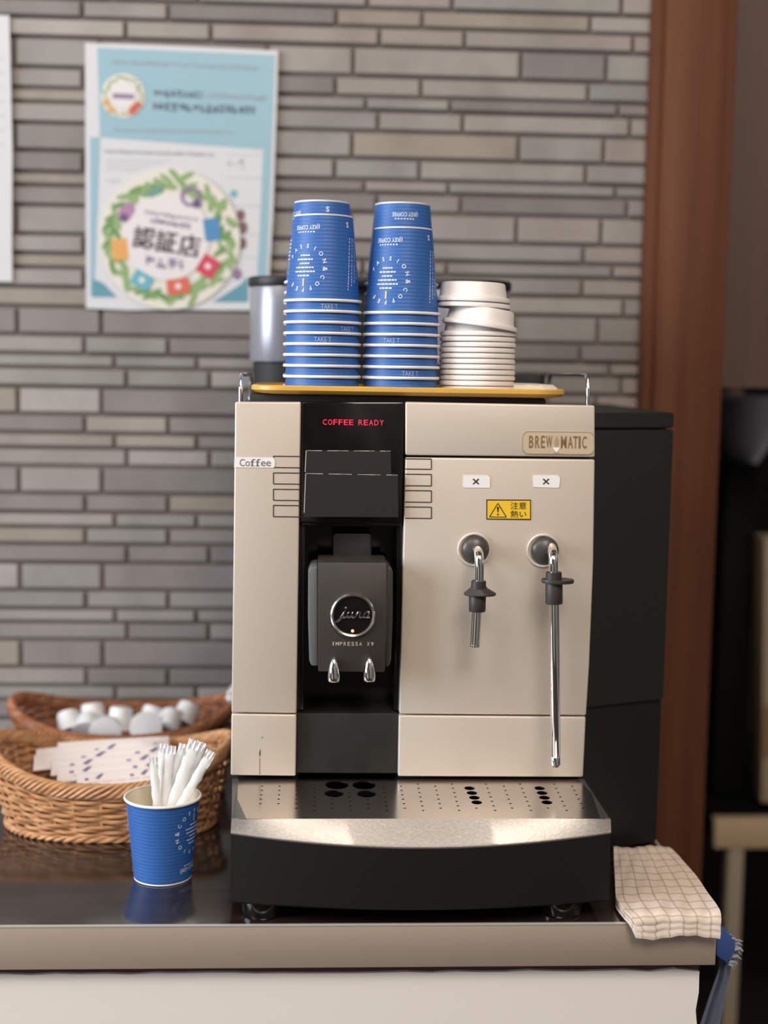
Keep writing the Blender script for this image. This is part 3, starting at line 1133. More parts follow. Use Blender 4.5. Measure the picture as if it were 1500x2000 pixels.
def cup_meshes():
    out = {}
    g = G()
    g.lathe([(cr_at(0.0015), 0.0015), (cr_at(0.03), 0.03), (cr_at(0.06), 0.06), (cr_at(CH - 0.0025), CH - 0.0025)], 64)
    out['sleeve'] = g.build('sleeve', m_cup, local=True)
    g = G()
    c = CH - 0.0016
    g.lathe([(RR + 0.0000 + 0.0008 + 0.0013 * math.cos(a), c + 0.0015 * math.sin(a)) for a in [2 * math.pi * i / 10 for i in range(10)]], 64, close=True)
    out['rim'] = g.build('rim', m_cupw, local=True)
    g = G()
    t = 0.0005
    g.lathe([(cr_at(0) - 0.0002, 0.0016), (cr_at(0) + 0.0001, 0.0), (cr_at(0) - 0.001, 0.0), (cr_at(0.004) - 0.0012, 0.004), (0.0, 0.0045)], 64)
    out['base'] = g.build('base', m_cupw, local=True)
    g = G()
    g.lathe([(0.0, 0.0055), (cr_at(0.0055) - t, 0.0055), (cr_at(0.04) - t, 0.04), (cr_at(CH - 0.002) - t, CH - 0.002)], 64)
    out['lining'] = g.build('lining', m_cupin, local=True)
    # print
    g = G()

    def wrap(txt, u, z, w, h, rot=0.0, mi=0, bold=0.01):
        vv, ff, asp = glyphs(txt, 0, bold)
        if w is None:
            w = h * asp
        c_, s_ = math.cos(rot), math.sin(rot)
        o = []
        for a, b_ in vv:
            x, y = a * w, b_ * h
            x, y = x * c_ - y * s_, x * s_ + y * c_
            zz_ = z + y
            rr = cr_at(zz_)
            th = (u + x) / cr_at(z)
            o.append(Vector(((rr + 0.00035) * math.sin(th), -(rr + 0.00035) * math.cos(th), zz_)))
        g.add(o, ff, mi)

    def bar(u0_, u1_, z, h, mi=0):
        k_ = max(2, int(abs(u1_ - u0_) / 0.002) + 1)
        o, ff = [], []
        for i in range(k_):
            u = u0_ + (u1_ - u0_) * i / (k_ - 1)
            for dz_ in (-h / 2, h / 2):
                rr = cr_at(z + dz_) + 0.00035
                th = u / cr_at(z)
                o.append(Vector((rr * math.sin(th), -rr * math.cos(th), z + dz_)))
        for i in range(k_ - 1):
            ff.append((2 * i, 2 * i + 2, 2 * i + 3, 2 * i + 1))
        g.add(o, ff, mi)

    wrap('((KEY COFFEE', 0.000, 0.0125, 0.027, 0.0054, 0, 0, 0.012)
    for q in range(7):
        bar(-0.009 + q * 0.003, -0.0072 + q * 0.003, 0.0175, 0.0012)
    out['logo_print'] = g.build('logo_print', m_print, smooth=False, local=True)
    g = G()
    zc_, rc = 0.052, 0.0212
    ring = 'PASSION&COFFEE'
    for i, ch in enumerate(ring):
        a = R_(123 + 21.5 * i)                # clockwise from the top
        wrap(ch, rc * math.sin(a), zc_ + rc * math.cos(a), None, 0.0040 if ch != '&' else 0.0046, -a, 0, 0.02)
    r_ = random.Random(4)
    for i, (hw, dx) in enumerate(((0.0054, 0), (0.0087, 0.0), (0.0055, 0.0), (0.0100, 0), (0.0115, 0.0), (0.0068, 0.001))):
        z = zc_ - 0.0120 + i * 0.0039
        u = -hw + dx
        while u < hw + dx:
            l_ = r_.uniform(0.0016, 0.0042)
            bar(u, min(u + l_, hw + dx), z, 0.0014)
            u += l_ + 0.0006
    bar(-0.0009, 0.0009, zc_ + 0.0140, 0.0075, 1)
    out['ring_print'] = g.build('ring_print', [m_print, m_yprint], smooth=False, local=True)
    g = G()
    rs = cr_at(0.012)
    wrap('S', -R_(82) * rs, 0.0095, None, 0.0056, 0, 0, 0.03)
    for k_ in range(4):
        u = -R_(80 + 8 * k_) * cr_at(0.05)
        z = 0.022
        while z < 0.072 - 0.004 * k_:
            l_ = r_.uniform(0.001, 0.003)
            bar(u - 0.0005, u + 0.0005, z + l_ / 2, l_)
            z += l_ + r_.uniform(0.0006, 0.0014)
    out['side_print'] = g.build('side_print', m_print, smooth=False, local=True)
    g = G()
    wrap('TAKE T', 0, CH - 0.0060, 0.0165, 0.0046, math.pi, 0, 0.0)
    out['rim_print'] = g.build('rim_print', mat('faded_cup_print', srgb(150, 174, 220), 0.5), smooth=False, local=True)
    return out


CUP = cup_meshes()
PROTO_USED = []


def place_cup(loc, rz, inv, label, group, parts=('sleeve', 'rim', 'base', 'lining'), tilt=0.0, take=None):
    t = thing('paper_cup', label, 'cup', loc, group)
    if inv:
        t.rotation_euler = (0, math.pi, 0)
        t.rotation_euler = (Matrix.Rotation(rz, 3, 'Z') @ Matrix.Rotation(math.pi, 3, 'Y')).to_euler()
    else:
        t.rotation_euler = (tilt, 0, rz)
    for p in parts:
        o = CUP[p].copy()
        COL.objects.link(o)
        o.parent = t
    if take is not None:
        o = CUP['rim_print'].copy()
        COL.objects.link(o)
        o.parent = t
        o.rotation_euler = (0, 0, -take)
        t.rotation_euler = (0, math.pi, 0)
    return t


ORD = ['topmost', 'second from the top', 'third from the top', 'fourth from the top', 'fifth from the top', 'sixth from the top', 'seventh from the top', 'eighth from the top', 'ninth from the top', 'tenth from the top', 'eleventh from the top']
rc_ = random.Random(11)


def cup_stack(px, Y, n, pitch, where, group, top_rz, takes, top_print=True):
    c = P(px, 757, Y)
    for i in range(n):                       # i = 0 lowest
        k_ = n - 1 - i
        zr = tzf + 0.0006 + i * pitch        # height of the rim
        jig = 0.0001
        parts = ['sleeve', 'rim', 'base', 'lining']
        rz = top_rz if k_ == 0 else rc_.uniform(-3, 3)
        if k_ == 0 and top_print:
            parts += ['logo_print', 'ring_print', 'side_print']
        place_cup((c.x + rc_.uniform(-jig, jig), Y + rc_.uniform(-jig, jig), zr + CH), rz, True,
                  'upside-down blue paper cup, %s of the %s' % (ORD[k_], where), group, parts, take=takes.get(k_))


FYc, BYc = 0.036, 0.122
cup_stack(625, BYc, 11, 0.01075, 'back left cup stack', 'blue cups stacked behind on the left of the yellow tray', R_(-72), {})
cup_stack(780, BYc, 11, 0.01075, 'back right cup stack', 'blue cups stacked behind on the right of the yellow tray', R_(2), {})
cup_stack(628.5, FYc, 9, 0.01055, 'front left cup stack', 'blue cups in the front left stack on the yellow tray', R_(-33), {1: 0.17, 3: 0.72, 4: 0.0})
cup_stack(782, FYc, 8, 0.01055, 'front right cup stack', 'blue cups in the front right stack on the yellow tray', R_(-30), {3: -0.33, 6: 0.2})

# the cup with stirrers on the worktop
fc = PZ(318, 1712, 0)
cupF = place_cup((fc.x, fc.y, Z0 + 0.0009), R_(66), False, 'upright blue paper cup holding wrapped stirrers on the worktop', None, ('sleeve', 'rim', 'base', 'lining', 'logo_print', 'ring_print'))
o = CUP['side_print'].copy()
COL.objects.link(o)
o.parent = cupF
o.rotation_euler = (0, 0, R_(-62))
if 'group' in cupF:
    del cupF['group']
for o in CUP.values():
    bpy.data.objects.remove(o)

# wrapped stirrers
m_film = mat('clear_white_film', srgb(246, 246, 246), 0.28, 0, 0.6, sss=0.0, alpha=0.86)
m_stick = mat('white_stirrer', srgb(252, 250, 244), 0.45)
m_crimp = mat('clouded_film', srgb(242, 243, 246), 0.3, alpha=0.85)
sticks = [
    (299, 1478, 306, 1562, 9, 0.004, 'leftmost wrapped white stirrer in the blue cup'),
    (318, 1452, 312, 1566, 9, 0.014, 'wrapped white stirrer second from the left in the blue cup'),
    (334, 1455, 322, 1566, 10, 0.008, 'wrapped white stirrer third from the left, by the gap in the blue cup'),
    (360, 1452, 332, 1568, 10, 0.018, 'wrapped white stirrer right of the gap between the two bunches'),
    (383, 1446, 338, 1570, 13, 0.006, 'tall wide wrapped stirrer in the middle of the right bunch'),
    (396, 1449, 348, 1568, 10, 0.014, 'wrapped white stirrer behind the tall wide one in the right bunch'),
    (414, 1466, 358, 1566, 10, 0.004, 'rightmost wrapped white stirrer leaning over the cup rim'),
]
for i, (x0, y0, x1, y1, w, dy, lab) in enumerate(sticks):
    yb = fc.y + (dy - 0.010) * 0.7
    yt = fc.y + (dy - 0.004) * 1.4
    tpt, bpt = P(x0, y0, yt), P(x1, y1, yb)
    d = (bpt - tpt)
    # lower end stays inside the cup
    zlow = Z0 + 0.016
    bpt = bpt + d.normalized() * 0.03
    if bpt.z < zlow:
        bpt = tpt + d * ((tpt.z - zlow) / (-d.z))
    rxy = Vector((bpt.x - fc.x, bpt.y - fc.y))
    if rxy.length > 0.020:
        rxy = rxy.normalized() * 0.020
        bpt.x, bpt.y = fc.x + rxy.x, fc.y + rxy.y
    d = bpt - tpt
    t = thing('stirrer', lab, 'stirrer', bpt, 'film wrapped stirrers standing in the blue cup')
    ax = d.normalized()
    side = Vector((1, 0, 0)) - ax * ax.x
    side.normalize()
    nb = ax.cross(side)
    r_ = random.Random(20 + i)
    wk = w * 0.00048

    def sleeve(g, a, b_, wd, th, n=12, cr_=0.0, mi=0):
        v, f = [], []
        k_ = 14
        for j in range(k_ + 1):
            q = a + (b_ - a) * (j / k_)
            q = q + side * (cr_ * math.sin(j * 1.9 + i)) + nb * (cr_ * math.cos(j * 2.3 + i * 2))
            ww = wd * (1 + 0.10 * math.sin(j * 2.1 + i))
            for m_ in range(n):
                an = 2 * math.pi * m_ / n
                v.append(q + side * (ww * math.cos(an)) + nb * (th * math.sin(an) * (1 + 0.3 * math.sin(j * 1.3 + m_))))
        for j in range(k_):
            for m_ in range(n):
                f.append((j * n + m_, j * n + (m_ + 1) % n, (j + 1) * n + (m_ + 1) % n, (j + 1) * n + m_))
        f.append(tuple(range(n)))
        f.append(tuple(k_ * n + m_ for m_ in range(n))[::-1])
        g.add(v, f, mi)
    g = G()
    sleeve(g, tpt + d * 0.14, bpt, wk * 0.62, 0.0013)
    g.build('stick', m_stick, t)
    g = G()
    sleeve(g, tpt + d * 0.10, bpt - d * 0.02, wk, 0.0021, 12, 0.0002)
    g.build('wrapper', m_film, t)
    # crimped, zig-zag end of the wrapper
    g = G()
    v, f = [], []
    k_ = 9
    for j in range(5):
        for m_ in range(k_):
            s_ = (m_ / (k_ - 1) - .5) * 2
            zig = 0.0012 * (m_ % 2) if j == 0 else 0
            q = tpt + d.normalized() * (zig + 0.0045 * j) + side * (s_ * wk * (1.12 - 0.03 * j)) + nb * (0.0012 * math.sin(m_ * 2.2 + i + j))
            v.append(q)
    nq = len(v)
    v += [q + nb * 0.0005 for q in v]
    for j in range(4):
        for m_ in range(k_ - 1):
            a = j * k_ + m_
            f.append((a, a + 1, a + k_ + 1, a + k_))
            f.append((nq + a, nq + a + k_, nq + a + k_ + 1, nq + a + 1))
    g.add(v, f)
    g.build('crimped_end', m_crimp, t)

# ================================================================== LIDS
m_lid = mat('white_lid_plastic', srgb(236, 230, 228), 0.42, sss=0.0)
LR = 0.0375
g = G()
prof = [(LR - 0.0006, 0.0), (LR + 0.0004, 0.0006), (LR + 0.0006, 0.0026), (LR - 0.0002, 0.0044), (LR - 0.0014, 0.0050), (0.0342, 0.0052), (0.0338, 0.0062), (0.0322, 0.0178), (0.0314, 0.0192), (0.0302, 0.0196), (0.0292, 0.0188), (0.0284, 0.0165), (0.0, 0.0160)]
g.lathe(prof, 64)
lid0 = g.build('cup_lid', m_lid, local=True)
lc = P(931, 757, 0.044)
LIDN = 11
lp = 0.00545
lids = [((lc.x + rc_.uniform(-.0004, .0004), lc.y, tzf + 0.0008 + i * lp), (0, 0)) for i in range(LIDN)]
zt_ = tzf + 0.0008 + LIDN * lp
lids.append(((lc.x + 0.001, lc.y - 0.004, zt_ + 0.0032), (0, R_(7.4))))
lids.append(((P(924, 600, 0.046).x, 0.046, P(924, 602.5, 0.046).z), (0, R_(2.0))))
lids.append(((P(923, 589, 0.046).x, 0.046, P(923, 591.5, 0.046).z), (0, R_(1.2))))
LORD = ['topmost, with its raised dome showing', 'second from the top', 'third from the top, tilted to the right', 'fourth from the top', 'fifth from the top', 'sixth from the top', 'seventh from the top', 'eighth from the top', 'ninth from the top', 'tenth from the top', 'eleventh from the top', 'twelfth from the top', 'second from the bottom', 'lowest, resting on the yellow tray']
for i, (p, r) in enumerate(lids):
    o = lid0 if i == 0 else lid0.copy()
    if i:
        COL.objects.link(o)
    o.location = p
    o.rotation_euler = (r[0], r[1], 0)
    tag(o, 'white plastic cup lid in the lid stack, ' + LORD[len(lids) - 1 - i], 'lid', 'white lids stacked on the yellow tray')

# ================================================================== WIRE RACK
g = G()
m_wire = mat('black_wire', srgb(26, 24, 24), 0.4)
wy = 0.33
w0, w1 = P(652, 500, wy).x, P(770, 500, wy).x
zw = [P(705, y, wy).z for y in (468, 505)]
for z in zw:
    g.tube([(w0, wy, z), (w1, wy, z)], 0.0011, 8)
zfloor = zht
for x in (w0, P(706, 520, wy).x, w1):
    g.tube([(x, wy, zfloor), (x, wy, zw[1] if x not in (w0, w1) else zw[0])], 0.0011, 8)
g.tube([(w0, wy, zw[0]), (w0, wy + 0.04, zw[0]), (w0, wy + 0.04, zfloor)], 0.0011, 8)
g.tube([(w1, wy, zw[0]), (w1, wy + 0.04, zw[0]), (w1, wy + 0.04, zfloor)], 0.0011, 8)
tag(g.build('wire_rack', m_wire), 'thin black wire rack seen in the gap between the two cup stacks', 'rack')

# ================================================================== BASKETS
m_wick = mat('wicker', srgb(178, 126, 84), 0.5)
noise_color(m_wick, srgb(168, 116, 74), srgb(214, 164, 118), (60, 60, 200), 3, 0.3, 0.7)
m_wickd = mat('dark_wicker', srgb(150, 96, 62), 0.5)
noise_color(m_wickd, srgb(126, 76, 46), srgb(170, 112, 74), (60, 60, 200), 3, 0.3, 0.7)
m_wickin = mat('wicker_core', srgb(96, 58, 34), 0.7)


def basket(cx, cy, a1, b1, a0, b0, zlow, zhigh, label, m, rot=0.0, nst=34, sr=0.0016):
    t = thing('wicker_basket', label, 'basket', (cx, cy, Z0))
    cR, sR = math.cos(rot), math.sin(rot)

    def pt(th, f, out=0.0):
        zr = zlow + (zhigh - zlow) * abs(math.cos(th)) ** 2.2
        e = f ** 0.8
        ex = 0.86                           # squarer than an ellipse
        c_, s_ = math.cos(th), math.sin(th)
        cc = math.copysign(abs(c_) ** ex, c_)
        ss = math.copysign(abs(s_) ** ex, s_)
        A, B = a0 + (a1 - a0) * e + out, b0 + (b1 - b0) * e + out
        x, y = A * cc, B * ss
        return Vector((cx + x * cR - y * sR, cy + x * sR + y * cR, Z0 + 0.004 + (zr - 0.008) * f))
    M_ = nst * 6
    rowsn = max(12, int((zlow - 0.008) / (sr * 1.6)))
    g = G()
    for k_ in range(rowsn):
        f = (k_ + 0.5) / rowsn
        ph = math.pi * (k_ % 2) if k_ % 6 < 4 else 2 * math.pi / 3 * (k_ % 3)
        pts = [pt(2 * math.pi * i / M_, f, 0.0028 * math.cos(nst / 2 * 2 * math.pi * i / M_ * 1.0 + ph)) for i in range(M_)]
        g.tube(pts, sr, 6, closed=True)
    g.build('woven_side', m, t)
    g = G()
    for s_ in range(nst):
        th = 2 * math.pi * (s_ + 0.5) / nst
        g.tube([pt(th, q / 8, -0.0004) for q in range(9)], sr * 1.05, 6)
    g.build('stakes', m, t)
    g = G()
    ns = 7
    K = 300
    for s_ in range(ns):
        pts = []
        for i in range(K):
            th = 2 * math.pi * i / K
            a = th * 17 + 2 * math.pi * s_ / ns
            p = pt(th, 1.0, 0.0044 * math.cos(a))
            p.z += -0.002 + 0.0068 * math.sin(a)
            pts.append(p)
        g.tube(pts, sr * 1.15, 6, closed=True)
    g.build('braided_rim', m, t)
    g = G()
    for s_ in range(3):
        pts = []
        for i in range(K):
            th = 2 * math.pi * i / K
            a = th * 22 + 2 * math.pi * s_ / 3
            p = pt(th, 0.0, 0.0024 + 0.0022 * math.cos(a))
            p.z = Z0 + 0.0042 + 0.0022 * math.sin(a)
            pts.append(p)
        g.tube(pts, sr * 1.1, 6, closed=True)
    g.build('braided_foot', m, t)
    g = G()
    v, f = [], []
    n = 64
    for q, zz_ in ((1.0, 0.0035), (0.5, 0.0040)):
        for i in range(n):
            p = pt(2 * math.pi * i / n, 0.02, -0.001)
            v.append(Vector((cx + (p.x - cx) * q, cy + (p.y - cy) * q, Z0 + zz_)))
    for i in range(n):
        f.append((i, (i + 1) % n, n + (i + 1) % n, n + i))
    f.append(tuple(n + i for i in range(n)))
    g.add(v, f)
    g.build('woven_base', m_wickin, t)
    return t


# front basket
bl, br = P(-12, 1450, 0.19), P(450, 1440, 0.19)
bcx = (bl.x + br.x) / 2
ba = (br.x - bl.x) / 2
FBY = 0.189
bz_ = 0.067
bh_ = 0.097
basket(bcx, FBY, ba, 0.090, ba * 0.86, 0.075, bz_, bh_, 'light brown wicker basket of sugar sticks behind the upright cup', m_wick, 0.0, 34, 0.0020)
# back basket
bl2, br2 = P(26, 1370, 0.385), P(462, 1365, 0.385)
b2x = (bl2.x + br2.x) / 2
ba2 = (br2.x - bl2.x) / 2
B2Y = 0.385
b2z = 0.066
b2h = 0.094
basket(b2x, B2Y, ba2, 0.086, ba2 * 0.86, 0.068, b2z, b2h, 'reddish brown wicker basket of creamer pods against the stone wall', m_wickd, 0.0, 32, 0.0020)

# sugar sticks
m_sugar = mat('white_sugar_paper', srgb(236, 226, 224), 0.55)
m_sprint = mat('violet_print', srgb(112, 102, 142), 0.6)
m_sgrey = mat('grey_print', srgb(196, 184, 186), 0.6)
rs_ = random.Random(9)
zl = bz_ - 0.020


def packet(x0, y0, x1, y1, dy, z, label, marks):
    """a paper stick whose axis runs between two photo points at depth dy"""
    a, b_ = P(x0, y0, dy), P(x1, y1, dy + 0.012)
    c = (a + b_) / 2
    t = thing('sugar_stick', label, 'sugar stick', c, 'paper sugar sticks in the front basket')
    ax = (b_ - a).normalized()
    sd = Vector((0, 0, 1)).cross(ax).normalized()
    nm = ax.cross(sd)
    L_ = (b_ - a).length
    W_, H_ = 0.0118, 0.0030
    tl_ = Matrix.Rotation(R_(32), 3, ax)
    sd, nm = tl_ @ sd, tl_ @ nm
    if nm.z < 0:
        sd, nm = -sd, -nm
    v, f = [], []
    K, n = 18, 12
    for j in range(K + 1):
        s_ = j / K
        e = min(1.0, min(s_, 1 - s_) * 9)
        th = H_ * (0.10 + 0.90 * math.sqrt(e))
        for m_ in range(n):
            an = 2 * math.pi * m_ / n
            v.append(a + ax * (L_ * s_) + sd * (W_ * math.copysign(abs(math.cos(an)) ** 0.7, math.cos(an))) + nm * (th * math.sin(an)))
    for j in range(K):
        for m_ in range(n):
            f.append((j * n + m_, j * n + (m_ + 1) % n, (j + 1) * n + (m_ + 1) % n, (j + 1) * n + m_))
    f.append(tuple(range(n)))
    f.append(tuple(K * n + m_ for m_ in range(n)))
    g = G()
    g.add(v, f)
    g.build('paper_sleeve', m_sugar, t)
    # printed marks on the upper face
    g = G()

    def top(s_, w):
        hh = H_ * (1 - (w / W_) ** 2 * 0.7)
        return a + ax * (L_ * s_) + sd * w + nm * (max(hh, 0.0005) + 0.0005)
    for s_ in marks:
        g.add([top(s_, 0.000), top(s_ + 0.05, 0.006), top(s_ + 0.085, 0.006), top(s_ + 0.035, -0.002)], [(0, 1, 2, 3)], 0)
        g.add([top(s_ - 0.10, -0.002), top(s_ - 0.10, 0.001), top(s_ - 0.065, 0.001), top(s_ - 0.065, -0.002)], [(0, 1, 2, 3)], 0)
    for k_ in range(6):
        s_ = 0.12 + k_ * 0.13
        g.add([top(s_, -0.0064), top(s_, -0.0054), top(s_ + 0.10, -0.0054), top(s_ + 0.10, -0.0064)], [(0, 1, 2, 3)], 1)
    g.build('sleeve_print', [m_sprint, m_sgrey], t, smooth=False)


pk = [
    # x0, y0, x1, y1, depth, marks
    (112, 1465, 330, 1452, 0.243, (0.62,), 'sugar stick at the back of the front basket, under the rim'),
    (70, 1478, 300, 1457, 0.227, (0.60,), 'sugar stick second from the back in the front basket'),
    (66, 1490, 330, 1468, 0.212, (0.45, 0.85), 'sugar stick whose left end juts out furthest in the front basket'),
    (100, 1500, 345, 1481, 0.196, (0.25, 0.7), 'sugar stick in the middle of the front basket'),
    (112, 1513, 350, 1494, 0.181, (0.2, 0.72), 'sugar stick second from the front in the front basket'),
    (150, 1527, 350, 1508, 0.166, (0.18, 0.62), 'sugar stick nearest the front rim of the front basket'),
]
for x0, y0, x1, y1, dy, mk_, lab in pk:
    packet(x0, y0, x1, y1, dy, 0, lab, mk_)

# creamer pods
m_pod = mat('milky_pod_plastic', srgb(224, 224, 226), 0.4)
m_foil = mat('pale_foil_lid', srgb(214, 216, 220), 0.45, 0.0)
podp = [
    (125, 1412, 0.361, 148, -50, 'creamer pod at the left end of the pile in the back basket'),
    (178, 1395, 0.389, 165, -20, 'tall creamer pod left of centre in the back basket'),
    (170, 1418, 0.353, 120, -10, 'creamer pod lying below the tall left one'),
    (238, 1402, 0.370, 172, 15, 'creamer pod standing on edge in the middle of the back basket'),
    (215, 1424, 0.346, 95, 30, 'creamer pod nearest the front rim of the back basket'),
    (305, 1402, 0.380, 158, 40, 'creamer pod right of the middle one, leaning right'),
    (288, 1424, 0.353, 60, 60, 'creamer pod below and right of the middle one'),
    (345, 1410, 0.366, 135, 55, 'creamer pod second from the right end of the pile'),
    (378, 1396, 0.384, 150, 65, 'creamer pod at the right end of the pile in the back basket'),
]
g = G()
pr_ = 0.0195
g.lathe([(0, 0), (0.0100, 0), (0.0128, 0.0010), (0.0142, 0.0035), (0.0162, 0.025), (0.0164, 0.0265), (pr_, 0.0272)], 32)
pod_b = g.build('pod_cup', m_pod, local=True)
g = G()
g.lathe([(0, 0.0286), (pr_ * 0.8, 0.0284), (pr_ + 0.0006, 0.0278), (pr_ + 0.0006, 0.0272), (0, 0.0272)], 32)
pod_l = g.build('foil_lid', m_foil, local=True)
for i, (x, y, yy, tl, az, lab) in enumerate(podp):
    c = P(x, y, yy)
    t = thing('creamer_pod', lab, 'creamer', c, 'creamer pods in the back basket')
    t.rotation_euler = (R_(tl), 0, R_(az * 0.5))
    t.rotation_mode = 'XYZ'
    t.location = c - (t.rotation_euler.to_matrix() @ Vector((0, 0, 0.014)))
    t.rotation_euler = (R_(tl), R_(az * 0.4), 0)
    for q in (pod_b, pod_l):
        o = q.copy()
        COL.objects.link(o)
        o.parent = t
bpy.data.objects.remove(pod_b)
bpy.data.objects.remove(pod_l)

# crumpled tissue beside the machine
g = G()
bm = bmesh.new()
bmesh.ops.create_icosphere(bm, subdivisions=3, radius=1)
r_ = random.Random(31)
tcx = P(456, 1358, 0.385)
for v_ in bm.verts:
    k_ = 1 + 0.35 * math.sin(v_.co.x * 7 + v_.co.z * 5) * math.cos(v_.co.y * 6 + v_.co.z * 8) + r_.uniform(-0.06, 0.06)
    v_.co = tcx + Vector((v_.co.x * 0.008 * k_, v_.co.y * 0.010 * k_, v_.co.z * 0.012 * k_))
g.bm(bm)
tag(g.build('crumpled_tissue', m_white, smooth=False), 'crumpled white tissue peeking out left of the machine, on the back basket', 'tissue')

# ================================================================== NOTICES ON THE WALL
PY = WY - 0.006
m_lam = mat('laminated_white', srgb(206, 206, 211), 0.35)
m_pblue = mat('pale_blue_print', srgb(144, 178, 192), 0.4)
m_pblue2 = mat('deep_blue_print', srgb(96, 146, 164), 0.4)
m_pgrey = mat('grey_line_print', srgb(150, 160, 170), 0.5)
m_pnavy = mat('slate_print', srgb(86, 104, 122), 0.5)
ps = thing('wall_notice', 'pale blue laminated notice with a round wreath seal taped to the stone wall', 'notice', P(345, 600, PY))
g = G()
out = [(166, 84), (250, 86), (400, 92), (543, 99), (541, 180), (533, 420), (522, 606), (430, 606), (335, 604), (250, 606), (168, 602)]
g.prism(quad_px(out, PY), (0, 0.0012, 0))
g.build('laminated_sheet', m_lam, ps, smooth=False)
g = G()
Y1 = PY - 0.0004
poly_px(g, [(190, 93), (537, 107), (531, 280), (514, 292), (195, 268)], Y1)
poly_px(g, [(514, 292), (531, 280), (518, 590), (498, 590), (506, 470)], Y1)
poly_px(g, [(176, 268), (195, 268), (191, 380), (184, 560), (176, 580)], Y1)
g.build('blue_header', m_pblue, ps, smooth=False)
g = G()
poly_px(g, [(180, 545), (200, 552), (228, 580), (180, 580)], Y1 - 0.0002)
g.build('blue_corner', m_pblue2, ps, smooth=False)
g = G()
poly_px(g, [(415, 590), (470, 555), (484, 540), (484, 590)], Y1 - 0.0002)
g.build('blue_corner', m_pblue2, ps, smooth=False)
g = G()
Y2 = PY - 0.0008
r_ = random.Random(8)


def blur_line(x0, x1, y, h, slope, mi, lo=4, hi=12, gap=2.2, part=None):
    x = x0
    g = G() if part else globals()['g']
    while x < x1:
        w = min(r_.uniform(lo, hi), x1 - x)
        yy = y + slope * (x - x0)
        if h < 5 or w < 3:
            poly_px(g, [(x, yy - h / 2), (x + w, yy - h / 2 + slope * w), (x + w, yy + h / 2 + slope * w), (x, yy + h / 2)], Y2, mi)
        else:                               # an illegible small character: a few random strokes
            t_ = max(1.3, h * 0.16)
            for q in range(r_.choice((2, 3, 3))):
                y_ = yy - h / 2 + h * r_.uniform(0.05, 0.95)
                line_px(g, x, y_, x + w, y_ + slope * w, t_, Y2 - 0.00002 * q, mi)
            for q in range(r_.choice((1, 2, 2))):
                x_ = x + w * r_.uniform(0.1, 0.9)
                line_px(g, x_, yy - h * r_.uniform(0.2, 0.5), x_ + r_.uniform(-1, 1), yy + h * r_.uniform(0.2, 0.5), t_, Y2 - 0.00002 * q, mi)
        x += w + gap
    if part:
        g.build('text_line', part[0], part[1], smooth=False)


TX = ([m_pgrey, m_pnavy, mat('faint_print', srgb(200, 204, 210), 0.5)], ps)
blur_line(218, 505, 121, 9, 0.045, 0, part=TX)
blur_line(300, 395, 182, 15, 0.035, 1, 8, 13, 2, part=TX)
blur_line(405, 520, 187, 11, 0.035, 0, 5, 9, part=TX)
blur_line(298, 498, 207, 17, 0.05, 1, 9, 14, 2, part=TX)
blur_line(222, 460, 254, 6, 0.02, 0, part=TX)
blur_line(204, 418, 295, 7, 0.035, 0, 4, 10, part=TX)
for q in range(4):
    blur_line(205, 330 - 20 * q, 310 + 7 * q, 3, 0.03, 2, part=TX)
blur_line(205, 235, 352, 6, 0.03, 2, part=TX)
for y in (300, 345, 400, 455, 500, 540):
    blur_line(440, 508, y, 2.5, 0.03, 2, 20, 30, 1, part=TX)
blur_line(445, 475, 318, 24, 0.02, 2, 20, 30, part=TX)
COLS = {n_: mat('print_' + n_, srgb(*[int(q * 0.90) for q in c]), 0.45) for n_, c in dict(cream=(238, 234, 224), green=(150, 182, 122), green2=(118, 160, 96), orange=(238, 178, 104), teal=(112, 188, 206), coral=(230, 112, 92), crimson=(222, 74, 98), blue=(84, 150, 204), mauve=(184, 140, 178), plum=(112, 92, 138), lilac=(150, 130, 165), dark=(78, 62, 78), brown=(128, 96, 96), gteal=(120, 164, 150), white=(240, 236, 238)).items()}


def emblem(cx, cy, R, par, Y, name, full=True):
    """round seal: disc, leaf wreath, coloured squares, lettering"""
    g = G()
    g.prism([P(cx + R * math.cos(2 * math.pi * i / 56), cy + R * math.sin(2 * math.pi * i / 56), Y) for i in range(56)], (0, 0.0006, 0))
    e = g.build(name, COLS['cream'], par, smooth=False)
    r_ = random.Random(12)
    g = G()
    nl = 84 if full else 30
    for i in range(nl):
        a = 2 * math.pi * i / nl + r_.uniform(-.03, .03)
        rr = R * r_.uniform(0.72, 0.93)
        l_, w_ = R * r_.uniform(0.09, 0.14), R * r_.uniform(0.035, 0.05)
        o = a + math.pi / 2 + r_.choice((-0.7, 0.7, 0.2))
        x, y = cx + rr * math.cos(a), cy + rr * math.sin(a)
        pts = []
        for t_ in range(8):
            b_ = 2 * math.pi * t_ / 8
            lx, ly = l_ * math.cos(b_), w_ * math.sin(b_)
            pts.append((x + lx * math.cos(o) - ly * math.sin(o), y + lx * math.sin(o) + ly * math.cos(o)))
        poly_px(g, pts, Y - 0.0003 - 0.000004 * i, 0 if r_.random() < 0.6 else 1)
    g.build('leaf_wreath', [COLS['green'], COLS['green2']], e, smooth=False)
    return e


